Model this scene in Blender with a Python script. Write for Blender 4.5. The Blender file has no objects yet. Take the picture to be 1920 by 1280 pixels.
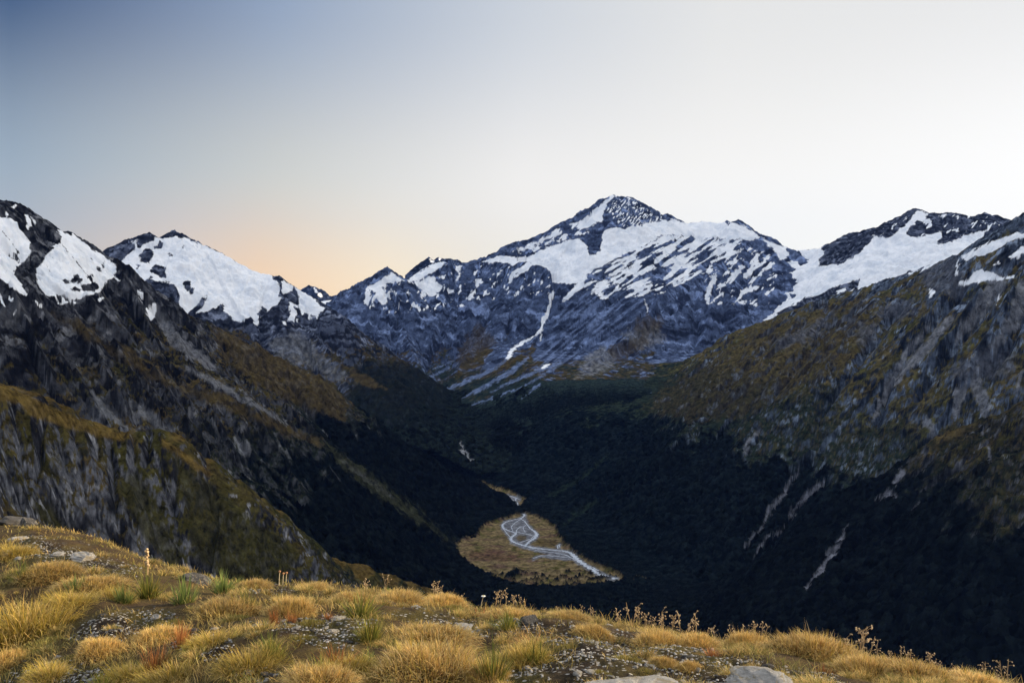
import bpy, math, random
import numpy as np
from mathutils import Vector, Matrix, Euler

random.seed(7)
RNG = np.random.default_rng(11)
scene = bpy.context.scene
COL = scene.collection

# ------------------------------------------------------------------ camera
F_PX = 1450.0                 # focal length in pixels of the 1920 px wide photograph
PITCH = math.atan(70.0 / F_PX)  # looking slightly down
cam_data = bpy.data.cameras.new("camera")
cam_data.sensor_width = 36.0
cam_data.lens = 36.0 * F_PX / 1920.0
cam_data.clip_start = 0.1
cam_data.clip_end = 60000.0
cam = bpy.data.objects.new("camera", cam_data)
cam.location = (0, 0, 0)
cam.rotation_euler = (math.pi / 2 - PITCH, 0, 0)
COL.objects.link(cam)
scene.camera = cam

# ------------------------------------------------------------------ world, sun, exposure
SUN_AZ, SUN_EL = math.radians(80), math.radians(13.0)   # well to the right of the view, low
GLOW_AZ = math.radians(62)                               # brightest part of the dusk sky
sv = scene.view_settings
scene.display_settings.display_device = 'sRGB'
sv.view_transform = 'Standard'
sv.look = 'None'
sv.exposure = 0.55
sv.gamma = 1.0
sv.use_curve_mapping = False
scene.cycles.max_bounces = 6
scene.cycles.diffuse_bounces = 3
scene.cycles.transparent_max_bounces = 6
scene.cycles.volume_bounces = 0
scene.cycles.use_denoising = True

world = bpy.data.worlds.new("World")
scene.world = world
world.use_nodes = True
wn, wl = world.node_tree.nodes, world.node_tree.links
wn.clear()


def wnode(t, **kw):
    n = wn.new(t)
    for k, v in kw.items():
        setattr(n, k, v)
    return n


def wramp(stops):
    r = wn.new('ShaderNodeValToRGB')
    e = r.color_ramp.elements
    while len(e) > 1:
        e.remove(e[-1])
    for i, (p, c) in enumerate(stops):
        el = e[0] if i == 0 else e.new(p)
        el.position = p
        el.color = (c[0], c[1], c[2], 1)
    return r


tc = wnode('ShaderNodeTexCoord')
nrm = wnode('ShaderNodeVectorMath', operation='NORMALIZE')
wl.new(tc.outputs['Generated'], nrm.inputs[0])
sep = wnode('ShaderNodeSeparateXYZ')
wl.new(nrm.outputs[0], sep.inputs[0])
flat = wnode('ShaderNodeVectorMath', operation='MULTIPLY')
flat.inputs[1].default_value = (1, 1, 0)
wl.new(nrm.outputs[0], flat.inputs[0])
flatn = wnode('ShaderNodeVectorMath', operation='NORMALIZE')
wl.new(flat.outputs[0], flatn.inputs[0])
dot = wnode('ShaderNodeVectorMath', operation='DOT_PRODUCT')
dot.inputs[1].default_value = (math.sin(GLOW_AZ), math.cos(GLOW_AZ), 0)
wl.new(flatn.outputs[0], dot.inputs[0])
half = wnode('ShaderNodeMath', operation='MULTIPLY_ADD')
half.inputs[1].default_value = 0.5
half.inputs[2].default_value = 0.5
wl.new(dot.outputs['Value'], half.inputs[0])
# colour along the compass (0 = opposite the sun, 1 = towards it), at three heights of the sky; half scale
S = 0.2
def sc(c):
    return tuple(v * S for v in c)
r_hor = wramp([(0.0, sc((.75, .74, .80))), (.25, sc((.70, .68, .72))), (.46, sc((.52, .48, .46))), (.54, sc((.85, .62, .46))), (.585, sc((1.0, .67, .40))), (.66, sc((1.05, .85, .59))),
               (.72, sc((.93, .84, .70))), (.85, sc((.96, .95, .92))), (.95, sc((1.1, 1.05, .98))), (1.0, sc((4.2, 3.5, 2.6)))])
r_low = wramp([(0.0, sc((.55, .60, .70))), (.25, sc((.50, .55, .66))), (.46, sc((.35, .42, .48))), (.60, sc((.70, .69, .62))), (.74, sc((.99, .95, .89))),
               (.88, sc((1.05, 1.02, .97))), (.95, sc((1.12, 1.09, 1.05))), (1.0, sc((3.6, 3.3, 2.9)))])
r_high = wramp([(0.0, sc((.60, .68, .82))), (.25, sc((.50, .58, .74))), (.46, sc((.0, .04, .15))), (.60, sc((.30, .38, .52))), (.74, sc((.65, .685, .73))),
                (.84, sc((.85, .84, .81))), (.95, sc((.87, .855, .825))), (1.0, sc((2.2, 2.1, 1.95)))])
r_zen = wramp([(0.0, sc((1.12, 1.18, 1.30))), (.5, sc((1.25, 1.32, 1.42))), (1.0, sc((1.5, 1.5, 1.5)))])
for r in (r_hor, r_low, r_high, r_zen):
    wl.new(half.outputs[0], r.inputs[0])


def wmix(a, b, lo, hi):
    mr = wnode('ShaderNodeMapRange', interpolation_type='SMOOTHSTEP')
    mr.inputs['From Min'].default_value = lo
    mr.inputs['From Max'].default_value = hi
    wl.new(sep.outputs['Z'], mr.inputs['Value'])
    m = wnode('ShaderNodeMix', data_type='RGBA')
    wl.new(mr.outputs[0], m.inputs['Factor'])
    wl.new(a, m.inputs['A'])
    wl.new(b, m.inputs['B'])
    return m.outputs['Result']


c1 = wmix(r_hor.outputs[0], r_low.outputs[0], 0.0, 0.17)
c2 = wmix(c1, r_high.outputs[0], 0.12, 0.375)
c3 = wmix(c2, r_zen.outputs[0], 0.45, 0.85)
sky = wnode('ShaderNodeTexSky', sky_type='NISHITA')
sky.sun_disc = False
sky.sun_elevation = SUN_EL
sky.sun_rotation = SUN_AZ
sky.altitude = 1500
bg1 = wnode('ShaderNodeBackground')
bg1.inputs['Strength'].default_value = 0.617 / S
wl.new(c3, bg1.inputs['Color'])
bg2 = wnode('ShaderNodeBackground')
bg2.inputs['Strength'].default_value = 0.011
wl.new(sky.outputs[0], bg2.inputs['Color'])
addw = wnode('ShaderNodeAddShader')
wl.new(bg1.outputs[0], addw.inputs[0])
wl.new(bg2.outputs[0], addw.inputs[1])
wout = wnode('ShaderNodeOutputWorld')
wl.new(addw.outputs[0], wout.inputs['Surface'])

sun_data = bpy.data.lights.new("sun", 'SUN')
sun_data.energy = 5.0
sun_data.angle = math.radians(1.0)
sun_data.color = (1.0, 0.80, 0.54)
sun = bpy.data.objects.new("sun", sun_data)
sdir = Vector((math.sin(SUN_AZ) * math.cos(SUN_EL), math.cos(SUN_AZ) * math.cos(SUN_EL), math.sin(SUN_EL)))
sun.rotation_euler = (-sdir).to_track_quat('-Z', 'Y').to_euler()
COL.objects.link(sun)

# ------------------------------------------------------------------ photograph <-> place
CP, SP = math.cos(PITCH), math.sin(PITCH)


def ray(px, py):
    dx = (px - 960.0) / F_PX
    dy = (640.0 - py) / F_PX
    den = CP + dy * SP
    return dx / den, (-SP + dy * CP) / den      # x/y and z/y of the line of sight


def at(px, py, y):
    u, v = ray(px, py)
    return (u * y, y, v * y)


def to_px(x, y, z):
    f = y * CP - z * SP
    u = y * SP + z * CP
    return 960.0 + F_PX * x / f, 640.0 - F_PX * u / f


# ------------------------------------------------------------------ noise
def _hash(ix, iy, seed):
    h = (ix.astype(np.uint32) * np.uint32(374761393) + iy.astype(np.uint32) * np.uint32(668265263)
         + np.uint32((seed * 2246822519) & 0xffffffff))
    h = (h ^ (h >> np.uint32(13))) * np.uint32(1274126177)
    h = h ^ (h >> np.uint32(16))
    return h & np.uint32(255)


_ang = np.arange(256) * (2 * np.pi / 256)
_GX, _GY = np.cos(_ang).astype(np.float32), np.sin(_ang).astype(np.float32)


def gnoise(x, y, seed=0):
    x = np.asarray(x, np.float64); y = np.asarray(y, np.float64)
    fx, fy = np.floor(x), np.floor(y)
    ix, iy = fx.astype(np.int64).astype(np.int32), fy.astype(np.int64).astype(np.int32)
    ax, ay = (x - fx).astype(np.float32), (y - fy).astype(np.float32)
    ux, uy = ax * ax * ax * (ax * (ax * 6 - 15) + 10), ay * ay * ay * (ay * (ay * 6 - 15) + 10)

    def g(dx, dy):
        h = _hash(ix + np.int32(dx), iy + np.int32(dy), seed)
        return _GX[h] * (ax - dx) + _GY[h] * (ay - dy)
    a, b, c, d = g(0, 0), g(1, 0), g(0, 1), g(1, 1)
    return ((a + (b - a) * ux) + ((c + (d - c) * ux) - (a + (b - a) * ux)) * uy) * 1.45


def fbm(x, y, o=4, seed=0, gain=0.5):
    r, a, f, t = 0.0, 1.0, 1.0, 0.0
    for k in range(o):
        r = r + a * gnoise(x * f + 17.3 * k, y * f - 9.1 * k, seed + k)
        t += a
        a *= gain
        f *= 2.03
    return r / t * 1.5


def ridged(x, y, o=4, seed=0, gain=0.55):
    r, a, f, t = 0.0, 1.0, 1.0, 0.0
    for k in range(o):
        r = r + a * (1 - 2 * np.abs(gnoise(x * f + 3.7 * k, y * f + 5.9 * k, seed + k)))
        t += a
        a *= gain
        f *= 2.1
    return r / t


def sstep(a, b, x):
    t = np.clip((x - a) / (b - a), 0, 1)
    return t * t * (3 - 2 * t)


def lerp(a, b, t):
    return a + (b - a) * t


# ------------------------------------------------------------------ outlines
def poly_sd(px, py, poly):
    """signed distance to a closed outline, positive inside"""
    P = np.array(poly, np.float32)
    x0, y0 = P.min(0) - 40
    x1, y1 = P.max(0) + 40
    out = np.full(px.shape, -40.0, np.float32)
    sel = np.where((px > x0) & (px < x1) & (py > y0) & (py < y1))[0]
    if len(sel) == 0:
        return out
    x, y = px[sel].astype(np.float32), py[sel].astype(np.float32)
    best = np.full(x.shape, 1e9, np.float32)
    inside = np.zeros(x.shape, bool)
    n = len(P)
    for i in range(n):
        ax, ay = P[i]
        bx, by = P[(i + 1) % n]
        ex, ey = bx - ax, by - ay
        L = ex * ex + ey * ey + 1e-9
        t = np.clip(((x - ax) * ex + (y - ay) * ey) / L, 0, 1)
        dx, dy = x - ax - t * ex, y - ay - t * ey
        np.minimum(best, dx * dx + dy * dy, out=best)
        cr = (ay > y) != (by > y)
        inside ^= cr & (x < ex * (y - ay) / (ey if ey != 0 else 1e-9) + ax)
    d = np.sqrt(best)
    out[sel] = np.maximum(np.where(inside, d, -d), -40)
    return out


def line_sd(px, py, line, w):
    """w minus the distance to an open line (w may be a list, one per point)"""
    P = np.array(line, np.float32)
    W = np.array(w if hasattr(w, '__len__') else [w] * len(P), np.float32)
    out = np.full(px.shape, -40.0, np.float32)
    x0, y0 = P.min(0) - 40
    x1, y1 = P.max(0) + 40
    sel = np.where((px > x0) & (px < x1) & (py > y0) & (py < y1))[0]
    if len(sel) == 0:
        return out
    x, y = px[sel].astype(np.float32), py[sel].astype(np.float32)
    best = np.full(x.shape, -40.0, np.float32)
    for i in range(len(P) - 1):
        ax, ay = P[i]
        ex, ey = P[i + 1] - P[i]
        t = np.clip(((x - ax) * ex + (y - ay) * ey) / (ex * ex + ey * ey + 1e-9), 0, 1)
        d = np.hypot(x - ax - t * ex, y - ay - t * ey)
        np.maximum(best, W[i] + (W[i + 1] - W[i]) * t - d, out=best)
    out[sel] = best
    return out


# ------------------------------------------------------------------ meshes
def grid_mesh(name, X, Y, Z, keep=None, mat=None, attrs=None, kind=None, smooth=True):
    nr, nc = X.shape
    idx = np.arange(nr * nc).reshape(nr, nc)
    q = np.stack([idx[:-1, :-1], idx[:-1, 1:], idx[1:, 1:], idx[1:, :-1]], -1).reshape(-1, 4)
    V = np.stack([X, Y, Z], -1).reshape(-1, 3).astype(np.float32)
    if keep is not None:
        k = keep.reshape(-1)
        q = q[k[q].any(1)]
    used = np.unique(q)
    remap = np.zeros(nr * nc, np.int64)
    remap[used] = np.arange(len(used))
    q = remap[q]
    V = V[used]
    me = bpy.data.meshes.new(name)
    me.vertices.add(len(V))
    me.vertices.foreach_set('co', V.ravel())
    me.loops.add(q.size)
    me.loops.foreach_set('vertex_index', q.ravel().astype(np.int32))
    me.polygons.add(len(q))
    me.polygons.foreach_set('loop_start', (np.arange(len(q)) * 4).astype(np.int32))
    me.polygons.foreach_set('loop_total', np.full(len(q), 4, np.int32))
    if smooth:
        me.polygons.foreach_set('use_smooth', np.ones(len(q), bool))
    me.update(calc_edges=True)
    for an, arr in (attrs or {}).items():
        arr = np.asarray(arr, np.float32)
        if arr.ndim == 2 and arr.shape[1] == 3:
            a = me.attributes.new(an, 'FLOAT_COLOR', 'POINT')
            c = np.ones((len(used), 4), np.float32)
            c[:, :3] = arr[used]
            a.data.foreach_set('color', c.ravel())
        else:
            a = me.attributes.new(an, 'FLOAT', 'POINT')
            a.data.foreach_set('value', arr[used])
    if mat:
        me.materials.append(mat)
    o = bpy.data.objects.new(name, me)
    COL.objects.link(o)
    if kind:
        o['kind'] = kind
    return o


def poly_mesh(name, V, faces, mat=None, smooth=True):
    """mesh from a vertex array and arrays of triangles/quads"""
    me = bpy.data.meshes.new(name)
    V = np.asarray(V, np.float32)
    fl = [np.asarray(f, np.int32) for f in faces if len(f)]
    me.vertices.add(len(V))
    me.vertices.foreach_set('co', V.ravel())
    li = np.concatenate([f.ravel() for f in fl])
    tot = np.concatenate([np.full(len(f), f.shape[1], np.int32) for f in fl])
    st = np.concatenate([[0], np.cumsum(tot)[:-1]]).astype(np.int32)
    me.loops.add(len(li))
    me.loops.foreach_set('vertex_index', li)
    me.polygons.add(len(tot))
    me.polygons.foreach_set('loop_start', st)
    me.polygons.foreach_set('loop_total', tot)
    if smooth:
        me.polygons.foreach_set('use_smooth', np.ones(len(tot), bool))
    me.update(calc_edges=True)
    if mat:
        me.materials.append(mat)
    return me


# ------------------------------------------------------------------ node helpers
def new_mat(name):
    m = bpy.data.materials.new(name)
    m.use_nodes = True
    nt = m.node_tree
    b = nt.nodes['Principled BSDF']
    return m, nt, b


def N(nt, t, **kw):
    n = nt.nodes.new(t)
    for k, v in kw.items():
        if k.startswith('i_'):
            n.inputs[k[2:].replace('_', ' ')].default_value = v
        else:
            setattr(n, k, v)
    return n


def terrain_material(name, rock_scale, bump, canopy=14.0, mott=(.22, 1.85)):
    m, nt, b = new_mat(name)
    L = nt.links.new
    geo = N(nt, 'ShaderNodeNewGeometry')
    col = N(nt, 'ShaderNodeAttribute', attribute_name='albedo')
    snow = N(nt, 'ShaderNodeAttribute', attribute_name='snow')
    wood = N(nt, 'ShaderNodeAttribute', attribute_name='wood')
    n1 = N(nt, 'ShaderNodeTexNoise', noise_dimensions='3D')
    n1.inputs['Scale'].default_value = 1.0 / rock_scale
    n1.inputs['Detail'].default_value = 10
    n1.inputs['Roughness'].default_value = 0.72
    mp = N(nt, 'ShaderNodeMapping')
    mp.inputs['Scale'].default_value = (1, 1, .8)
    L(geo.outputs['Position'], mp.inputs[0])
    L(mp.outputs[0], n1.inputs['Vector'])
    # mottling of the ground colour
    mr = N(nt, 'ShaderNodeMapRange')
    mr.inputs['From Min'].default_value = .34
    mr.inputs['From Max'].default_value = .66
    mr.inputs['To Min'].default_value = mott[0]
    mr.inputs['To Max'].default_value = mott[1]
    L(n1.outputs['Fac'], mr.inputs['Value'])
    mul = N(nt, 'ShaderNodeVectorMath', operation='SCALE')
    L(col.outputs['Color'], mul.inputs[0])
    L(mr.outputs[0], mul.inputs['Scale'])
    vc = N(nt, 'ShaderNodeTexVoronoi')
    vc.inputs['Scale'].default_value = 1.0 / canopy
    L(geo.outputs['Position'], vc.inputs['Vector'])
    vs = N(nt, 'ShaderNodeSeparateColor')
    L(vc.outputs['Color'], vs.inputs[0])
    cr = N(nt, 'ShaderNodeMapRange')
    cr.inputs['To Min'].default_value = .25
    cr.inputs['To Max'].default_value = 2.1
    L(vs.outputs[0], cr.inputs['Value'])
    cw = N(nt, 'ShaderNodeMix', data_type='FLOAT')
    cw.inputs['A'].default_value = 1.0
    L(wood.outputs['Fac'], cw.inputs['Factor'])
    L(cr.outputs[0], cw.inputs['B'])
    mul2 = N(nt, 'ShaderNodeVectorMath', operation='SCALE')
    L(mul.outputs[0], mul2.inputs[0])
    L(cw.outputs['Result'], mul2.inputs['Scale'])
    # ragged snow edge
    n2 = N(nt, 'ShaderNodeTexNoise')
    n2.inputs['Scale'].default_value = 1.0 / (rock_scale * .9)
    n2.inputs['Detail'].default_value = 5
    L(geo.outputs['Position'], n2.inputs['Vector'])
    ad = N(nt, 'ShaderNodeMath', operation='MULTIPLY_ADD')
    ad.inputs[1].default_value = .9
    L(n2.outputs['Fac'], ad.inputs[0])
    L(snow.outputs['Fac'], ad.inputs[2])
    sm = N(nt, 'ShaderNodeMapRange')
    sm.inputs['From Min'].default_value = .82
    sm.inputs['From Max'].default_value = 1.07
    L(ad.outputs[0], sm.inputs['Value'])
    # snow: clean white, soft bluish shading painted in by noise
    sn = N(nt, 'ShaderNodeTexNoise')
    sn.inputs['Scale'].default_value = 1 / (rock_scale * 3)
    sn.inputs['Detail'].default_value = 8
    sn.inputs['Roughness'].default_value = .62
    sn.inputs['Distortion'].default_value = .8
    L(geo.outputs['Position'], sn.inputs['Vector'])
    sr = N(nt, 'ShaderNodeValToRGB')
    sr.color_ramp.elements[0].position = .36
    sr.color_ramp.elements[0].color = (.70, .74, .80, 1)
    sr.color_ramp.elements[1].position = .55
    sr.color_ramp.elements[1].color = (.90, .91, .93, 1)
    L(sn.outputs['Fac'], sr.inputs[0])
    mx = N(nt, 'ShaderNodeMix', data_type='RGBA')
    L(sm.outputs[0], mx.inputs['Factor'])
    L(mul2.outputs[0], mx.inputs['A'])
    L(sr.outputs[0], mx.inputs['B'])
    L(mx.outputs['Result'], b.inputs['Base Color'])
    b.inputs['Roughness'].default_value = .95
    b.inputs['Specular IOR Level'].default_value = 0.0
    # relief: rock detail, tree crowns where wooded, nearly smooth snow
    vo = N(nt, 'ShaderNodeTexVoronoi')
    vo.inputs['Scale'].default_value = 1.0 / canopy
    L(geo.outputs['Position'], vo.inputs['Vector'])
    iv = N(nt, 'ShaderNodeMath', operation='SUBTRACT')
    iv.inputs[0].default_value = 1.0
    L(vo.outputs['Distance'], iv.inputs[1])
    hm = N(nt, 'ShaderNodeMix', data_type='FLOAT')
    L(wood.outputs['Fac'], hm.inputs['Factor'])
    L(n1.outputs['Fac'], hm.inputs['A'])
    L(iv.outputs[0], hm.inputs['B'])
    st = N(nt, 'ShaderNodeMapRange')
    st.inputs['To Min'].default_value = 1.0
    st.inputs['To Max'].default_value = .45
    L(sm.outputs[0], st.inputs['Value'])
    bp = N(nt, 'ShaderNodeBump')
    bp.inputs['Distance'].default_value = bump
    L(st.outputs[0], bp.inputs['Strength'])
    L(hm.outputs['Result'], bp.inputs['Height'])
    L(bp.outputs[0], b.inputs['Normal'])
    return m


# ------------------------------------------------------------------ ridge-built relief
FLATS = [(857, 1022), (870, 1012), (894, 1006), (912, 982), (940, 975), (975, 964), (990, 963), (1005, 968), (1020, 975), (1040, 988),
         (1048, 1005), (1060, 1022), (1082, 1040), (1100, 1052), (1130, 1064), (1150, 1072), (1170, 1082), (1160, 1092), (1120, 1096), (1080, 1100),
         (1040, 1101), (990, 1100), (960, 1094), (930, 1086), (905, 1072), (880, 1056), (862, 1042)]
UPPER_FLAT = [(903, 905), (925, 914), (950, 920), (972, 930), (985, 938), (972, 952), (966, 942), (945, 931), (925, 920)]


AXIS_Y = [2000, 3000, 3240, 3550, 4000, 4400, 5200]
AXIS_X = [ray(p, 800)[0] * q for p, q in zip([1150, 985, 945, 872, 836, 800, 760], AXIS_Y)]


def floor_z(y, x=None):
    """valley floor: flat by the river, a narrow trough rising to the valley head"""
    y = np.asarray(y, float)
    z = -800 + .05 * np.clip(y - 3000, 0, 400) + .27 * np.clip(y - 3400, 0, 900) + .15 * np.clip(y - 4300, 0, None)
    if x is not None:
        off = np.minimum(np.abs(np.asarray(x, float) - np.interp(y, AXIS_Y, AXIS_X)), 520)
        k = sstep(3180, 3550, y)
        z = z + k * (np.sqrt((.42 * off) ** 2 + 25 ** 2) - 25)
    return z


def on_floor(px, py):
    u, v = ray(px, py)
    y = 2500.0
    for _ in range(40):
        y = .5 * y + .5 * float(floor_z(y)) / v
    return (u * y, y, v * y)


FLATS_W = [on_floor(*p)[:2] for p in FLATS]
UPPER_W = [on_floor(*p)[:2] for p in UPPER_FLAT]


def poly_dist_w(x, y, poly):
    """metres outside (positive) or inside (negative) an outline on the valley floor"""
    P = np.array(poly)
    best = np.full(x.shape, 1e12)
    inside = np.zeros(x.shape, bool)
    for i in range(len(P)):
        ax, ay = P[i]
        bx, by = P[(i + 1) % len(P)]
        ex, ey = bx - ax, by - ay
        t = np.clip(((x - ax) * ex + (y - ay) * ey) / (ex * ex + ey * ey), 0, 1)
        best = np.minimum(best, (x - ax - t * ex) ** 2 + (y - ay - t * ey) ** 2)
        cr = (ay > y) != (by > y)
        inside ^= cr & (x < ex * (y - ay) / (ey if ey else 1e-9) + ax)
    d = np.sqrt(best)
    return np.where(inside, -d, d)


def ridge_field(x, y, ridges):
    """height as the upper hull of slopes falling away from ridge lines; also the place along and off the winning ridge"""
    H = np.full(x.shape, -1e9)
    S_ = np.zeros(x.shape)
    D_ = np.zeros(x.shape)
    W_ = np.zeros(x.shape, np.int32)
    SG = np.zeros(x.shape)
    off = 0.0
    for ri, rd in enumerate(ridges):
        P = np.array(rd['xyz']) if 'xyz' in rd else np.array([at(*p[:3]) for p in rd['pts']])
        sl = rd.get('slope', .8)
        sl = np.array(sl if hasattr(sl, '__len__') else [sl] * len(P), float)
        slb = rd.get('back', None)
        flat = rd.get('flat', 0.0)
        fs = rd.get('flat_slope', .35)
        for i in range(len(P) - 1):
            a, b = P[i], P[i + 1]
            e = b - a
            L2 = e[0] ** 2 + e[1] ** 2
            L = math.sqrt(L2)
            t = np.clip(((x - a[0]) * e[0] + (y - a[1]) * e[1]) / L2, 0, 1)
            dx, dy = x - a[0] - t * e[0], y - a[1] - t * e[1]
            d = np.sqrt(dx * dx + dy * dy)
            side = np.sign(e[0] * (y - a[1]) - e[1] * (x - a[0]))
            s = sl[i] + (sl[i + 1] - sl[i]) * t
            if slb is not None:
                s = np.where(side > 0, s, slb) if rd.get('side', 1) > 0 else np.where(side < 0, s, slb)
            if flat:
                dd = np.minimum(d, flat) * fs + np.maximum(d - flat, 0) * s
                g = dd
            else:
                g = s * d
            h = a[2] + t * e[2] - g
            m = h > H
            H = np.where(m, h, H)
            S_ = np.where(m, off + t * L, S_)
            D_ = np.where(m, d, D_)
            SG = np.where(m, side, SG)
            W_ = np.where(m, ri, W_)
            off += L
        off += 977.0
    return H, S_, D_, W_, SG


def fan_grid(px0, px1, y0, y1, dpx, dy):
    """rows along the view axis, columns fanning out from the camera's foot"""
    u0, u1 = ray(px0, 600)[0], ray(px1, 600)[0]
    nc = int((px1 - px0) / dpx) + 1
    us = np.linspace(u0, u1, nc)
    n = int((y1 - y0) / dy) + 1
    ys = np.linspace(y0, y1, n)
    Y = np.repeat(ys[:, None], nc, 1)
    X = us[None, :] * Y
    return X, Y


ROCK = np.array((.085, .089, .102))
ROCK_DK = np.array((.026, .027, .033))
ROCK_LT = np.array((.235, .24, .26))
SCREE = np.array((.17, .175, .19))
TUSSOCK = np.array((.074, .054, .021))
OLIVE = np.array((.046, .042, .012))
SHRUB = np.array((.0135, .018, .0115))
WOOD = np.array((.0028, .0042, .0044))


def mix3(base, c, f):
    return base + (np.asarray(c) - base) * np.clip(f, 0, 1)[:, None]


def build_relief(name, ridges, grid, mat, paint, gully=(90, 18), rough=10, seed=1, carve=True, crest_amp=.25, warp=25, fade0=0, cuts=(), apron=None):
    X, Y = grid
    x, y = X.ravel(), Y.ravel()
    H, s, d, w, sg = ridge_field(x, y, ridges)
    wob = fbm(x / 160, y / 160, 3, seed + 3) * warp
    lam, amp = gully
    amp, rough = amp * GAIN, rough * GAIN
    sw = s + wob + sg * 431.0
    G = ridged(sw / lam, d / (lam * 5.5), 4, seed + 11)
    fade = crest_amp + (1 - crest_amp) * sstep(fade0, fade0 + 120, d)
    Z = H + amp * (G - .25) * fade + rough * fbm(x / 45, y / 45, 5, seed + 21, .55) * (.35 + .65 * fade) \
        + 2.6 * rough * fbm(x / 330, y / 330, 2, seed + 31) * fade
    Z = Z + .9 * rough * (ridged(x / 24, y / 24, 4, seed + 51, .6) - .3) * (.3 + .7 * fade)
    if cuts:                                             # single ribs (+) and gullies (-) where they are seen
        qx, qy = to_px(x, y, Z)
        qx = qx + 5 * fbm(x / 40, y / 40, 3, seed + 61)
        for ln, wd, am in cuts:
            Z = Z + am * np.clip(line_sd(qx, qy, ln, wd) / wd, 0, 1) ** 1.3
    fl = floor_z(y, x)
    if carve:
        e_ = Z - fl
        kk = 45 + 75 * sstep(3000, 3500, y) - 90 * sstep(3550, 3900, y)
        Z = fl + .5 * (e_ + np.sqrt(e_ * e_ + kk * kk))
        dd = poly_dist_w(x, y, FLATS_W)
        du = poly_dist_w(x, y, UPPER_W)
        wig = 6 * fbm(x / 30, y / 30, 2, 77)
        Z = np.minimum(Z, fl - 6 + np.maximum(np.minimum(dd, du) + wig, -5) * 1.1)
    px, py = to_px(x, y, Z)
    info = dict(x=x, y=y, z=Z, px=px, py=py, s=sw, d=d, w=w, sg=sg, g=G)
    gz, gx = np.gradient(Z.reshape(X.shape))
    dyr = np.gradient(Y, axis=0)
    dxc = np.gradient(X, axis=1)
    sx = gx / dxc
    sy = (gz - sx * np.gradient(X, axis=0)) / dyr
    info['slope'] = np.hypot(sx, sy).ravel()
    alb, snow, wood = paint(info)
    # tree canopy stands proud of the ground
    Z = Z + wood * (3 + 5 * np.abs(gnoise(x / 9, y / 9, seed + 5)))
    keep = (Z > fl + 3) | (e_ > -60) if carve else (Z > -700)
    if apron:                                            # scree spread out over the head of the valley
        keep = keep | (y > apron + 45 * fbm(x / 70, y / 70, 3, seed + 71))
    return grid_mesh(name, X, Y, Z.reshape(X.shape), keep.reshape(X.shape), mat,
                     dict(albedo=np.clip(alb, .0008, .9), snow=snow, wood=wood), 'structure')


GAIN = 1.45
BLUE = np.array((.74, .96, 1.48))  # rock tint that paints the blue of distant haze into the albedo


def rock_colour(i, seed, k=1.0, tone=1.0, lam=20, crk=.9):
    """bare rock: pale and dark beds and lichen, streaked down the fall line"""
    a = fbm(i['s'] / lam, i['d'] / (lam * 2.4), 5, seed, .7)
    b = fbm(i['x'] / 90, i['y'] / 90, 4, seed + 4)
    c = np.repeat(ROCK[None], len(a), 0) * k
    c = mix3(c, ROCK_LT * k, sstep(.12, .42, a + .3 * b))
    c = mix3(c, ROCK_DK * k, sstep(.04, .3, -a + .25 * b))
    crack = ridged(i['s'] / (lam * 1.1), i['d'] / (lam * 4), 3, seed + 9, .6) + .35 * fbm(i['x'] / 60, i['y'] / 60, 3, seed + 12)
    c = mix3(c, ROCK_DK * .35 * k, sstep(.52, .66, crack) * crk)
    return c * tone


def snow_field(i, polys, jag, seed, holes=(), lines=(), zones=(), dirt=()):
    """snow cover 0..1 (0.5 is the edge) from the outlines of the snow fields, ragged by noise fixed to the ground"""
    px, py = i['px'], i['py']
    jx = px + jag * fbm(i['x'] / 60, i['y'] / 60, 4, seed, .6)
    jy = py + jag * fbm(i['x'] / 60 + 40, i['y'] / 60, 4, seed + 9, .6)
    v = np.full(px.shape, -40.0, np.float32)
    for p in polys:
        v = np.maximum(v, poly_sd(jx, jy, p))
    for p in holes:
        v = np.minimum(v, -poly_sd(jx, jy, p))
    for poly, ang, frac, sc_, st in zones:
        q = poly_sd(jx, jy, poly)
        ca, sa = math.cos(ang), math.sin(ang)
        a = (px * ca + py * sa)
        b = (-px * sa + py * ca)
        n = fbm(a / (sc_ * st), b / sc_, 4, seed + 31, .55)
        z = np.minimum(q, (n - (1 - 2 * frac) * .55) * 14)
        v = np.maximum(v, z)
    for ln, w_ in lines:
        v = np.maximum(v, line_sd(jx, jy, ln, w_))
    for ln, w_ in dirt:                                  # streaks of grit down the snow
        v = np.minimum(v, .6 - line_sd(px, py, ln, w_) * 2.2)
    return np.clip(.5 + v / 7.0, 0, 1)

# ------------------------------------------------------------------ the mountains
Q = 1.0   # mesh fineness


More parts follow.
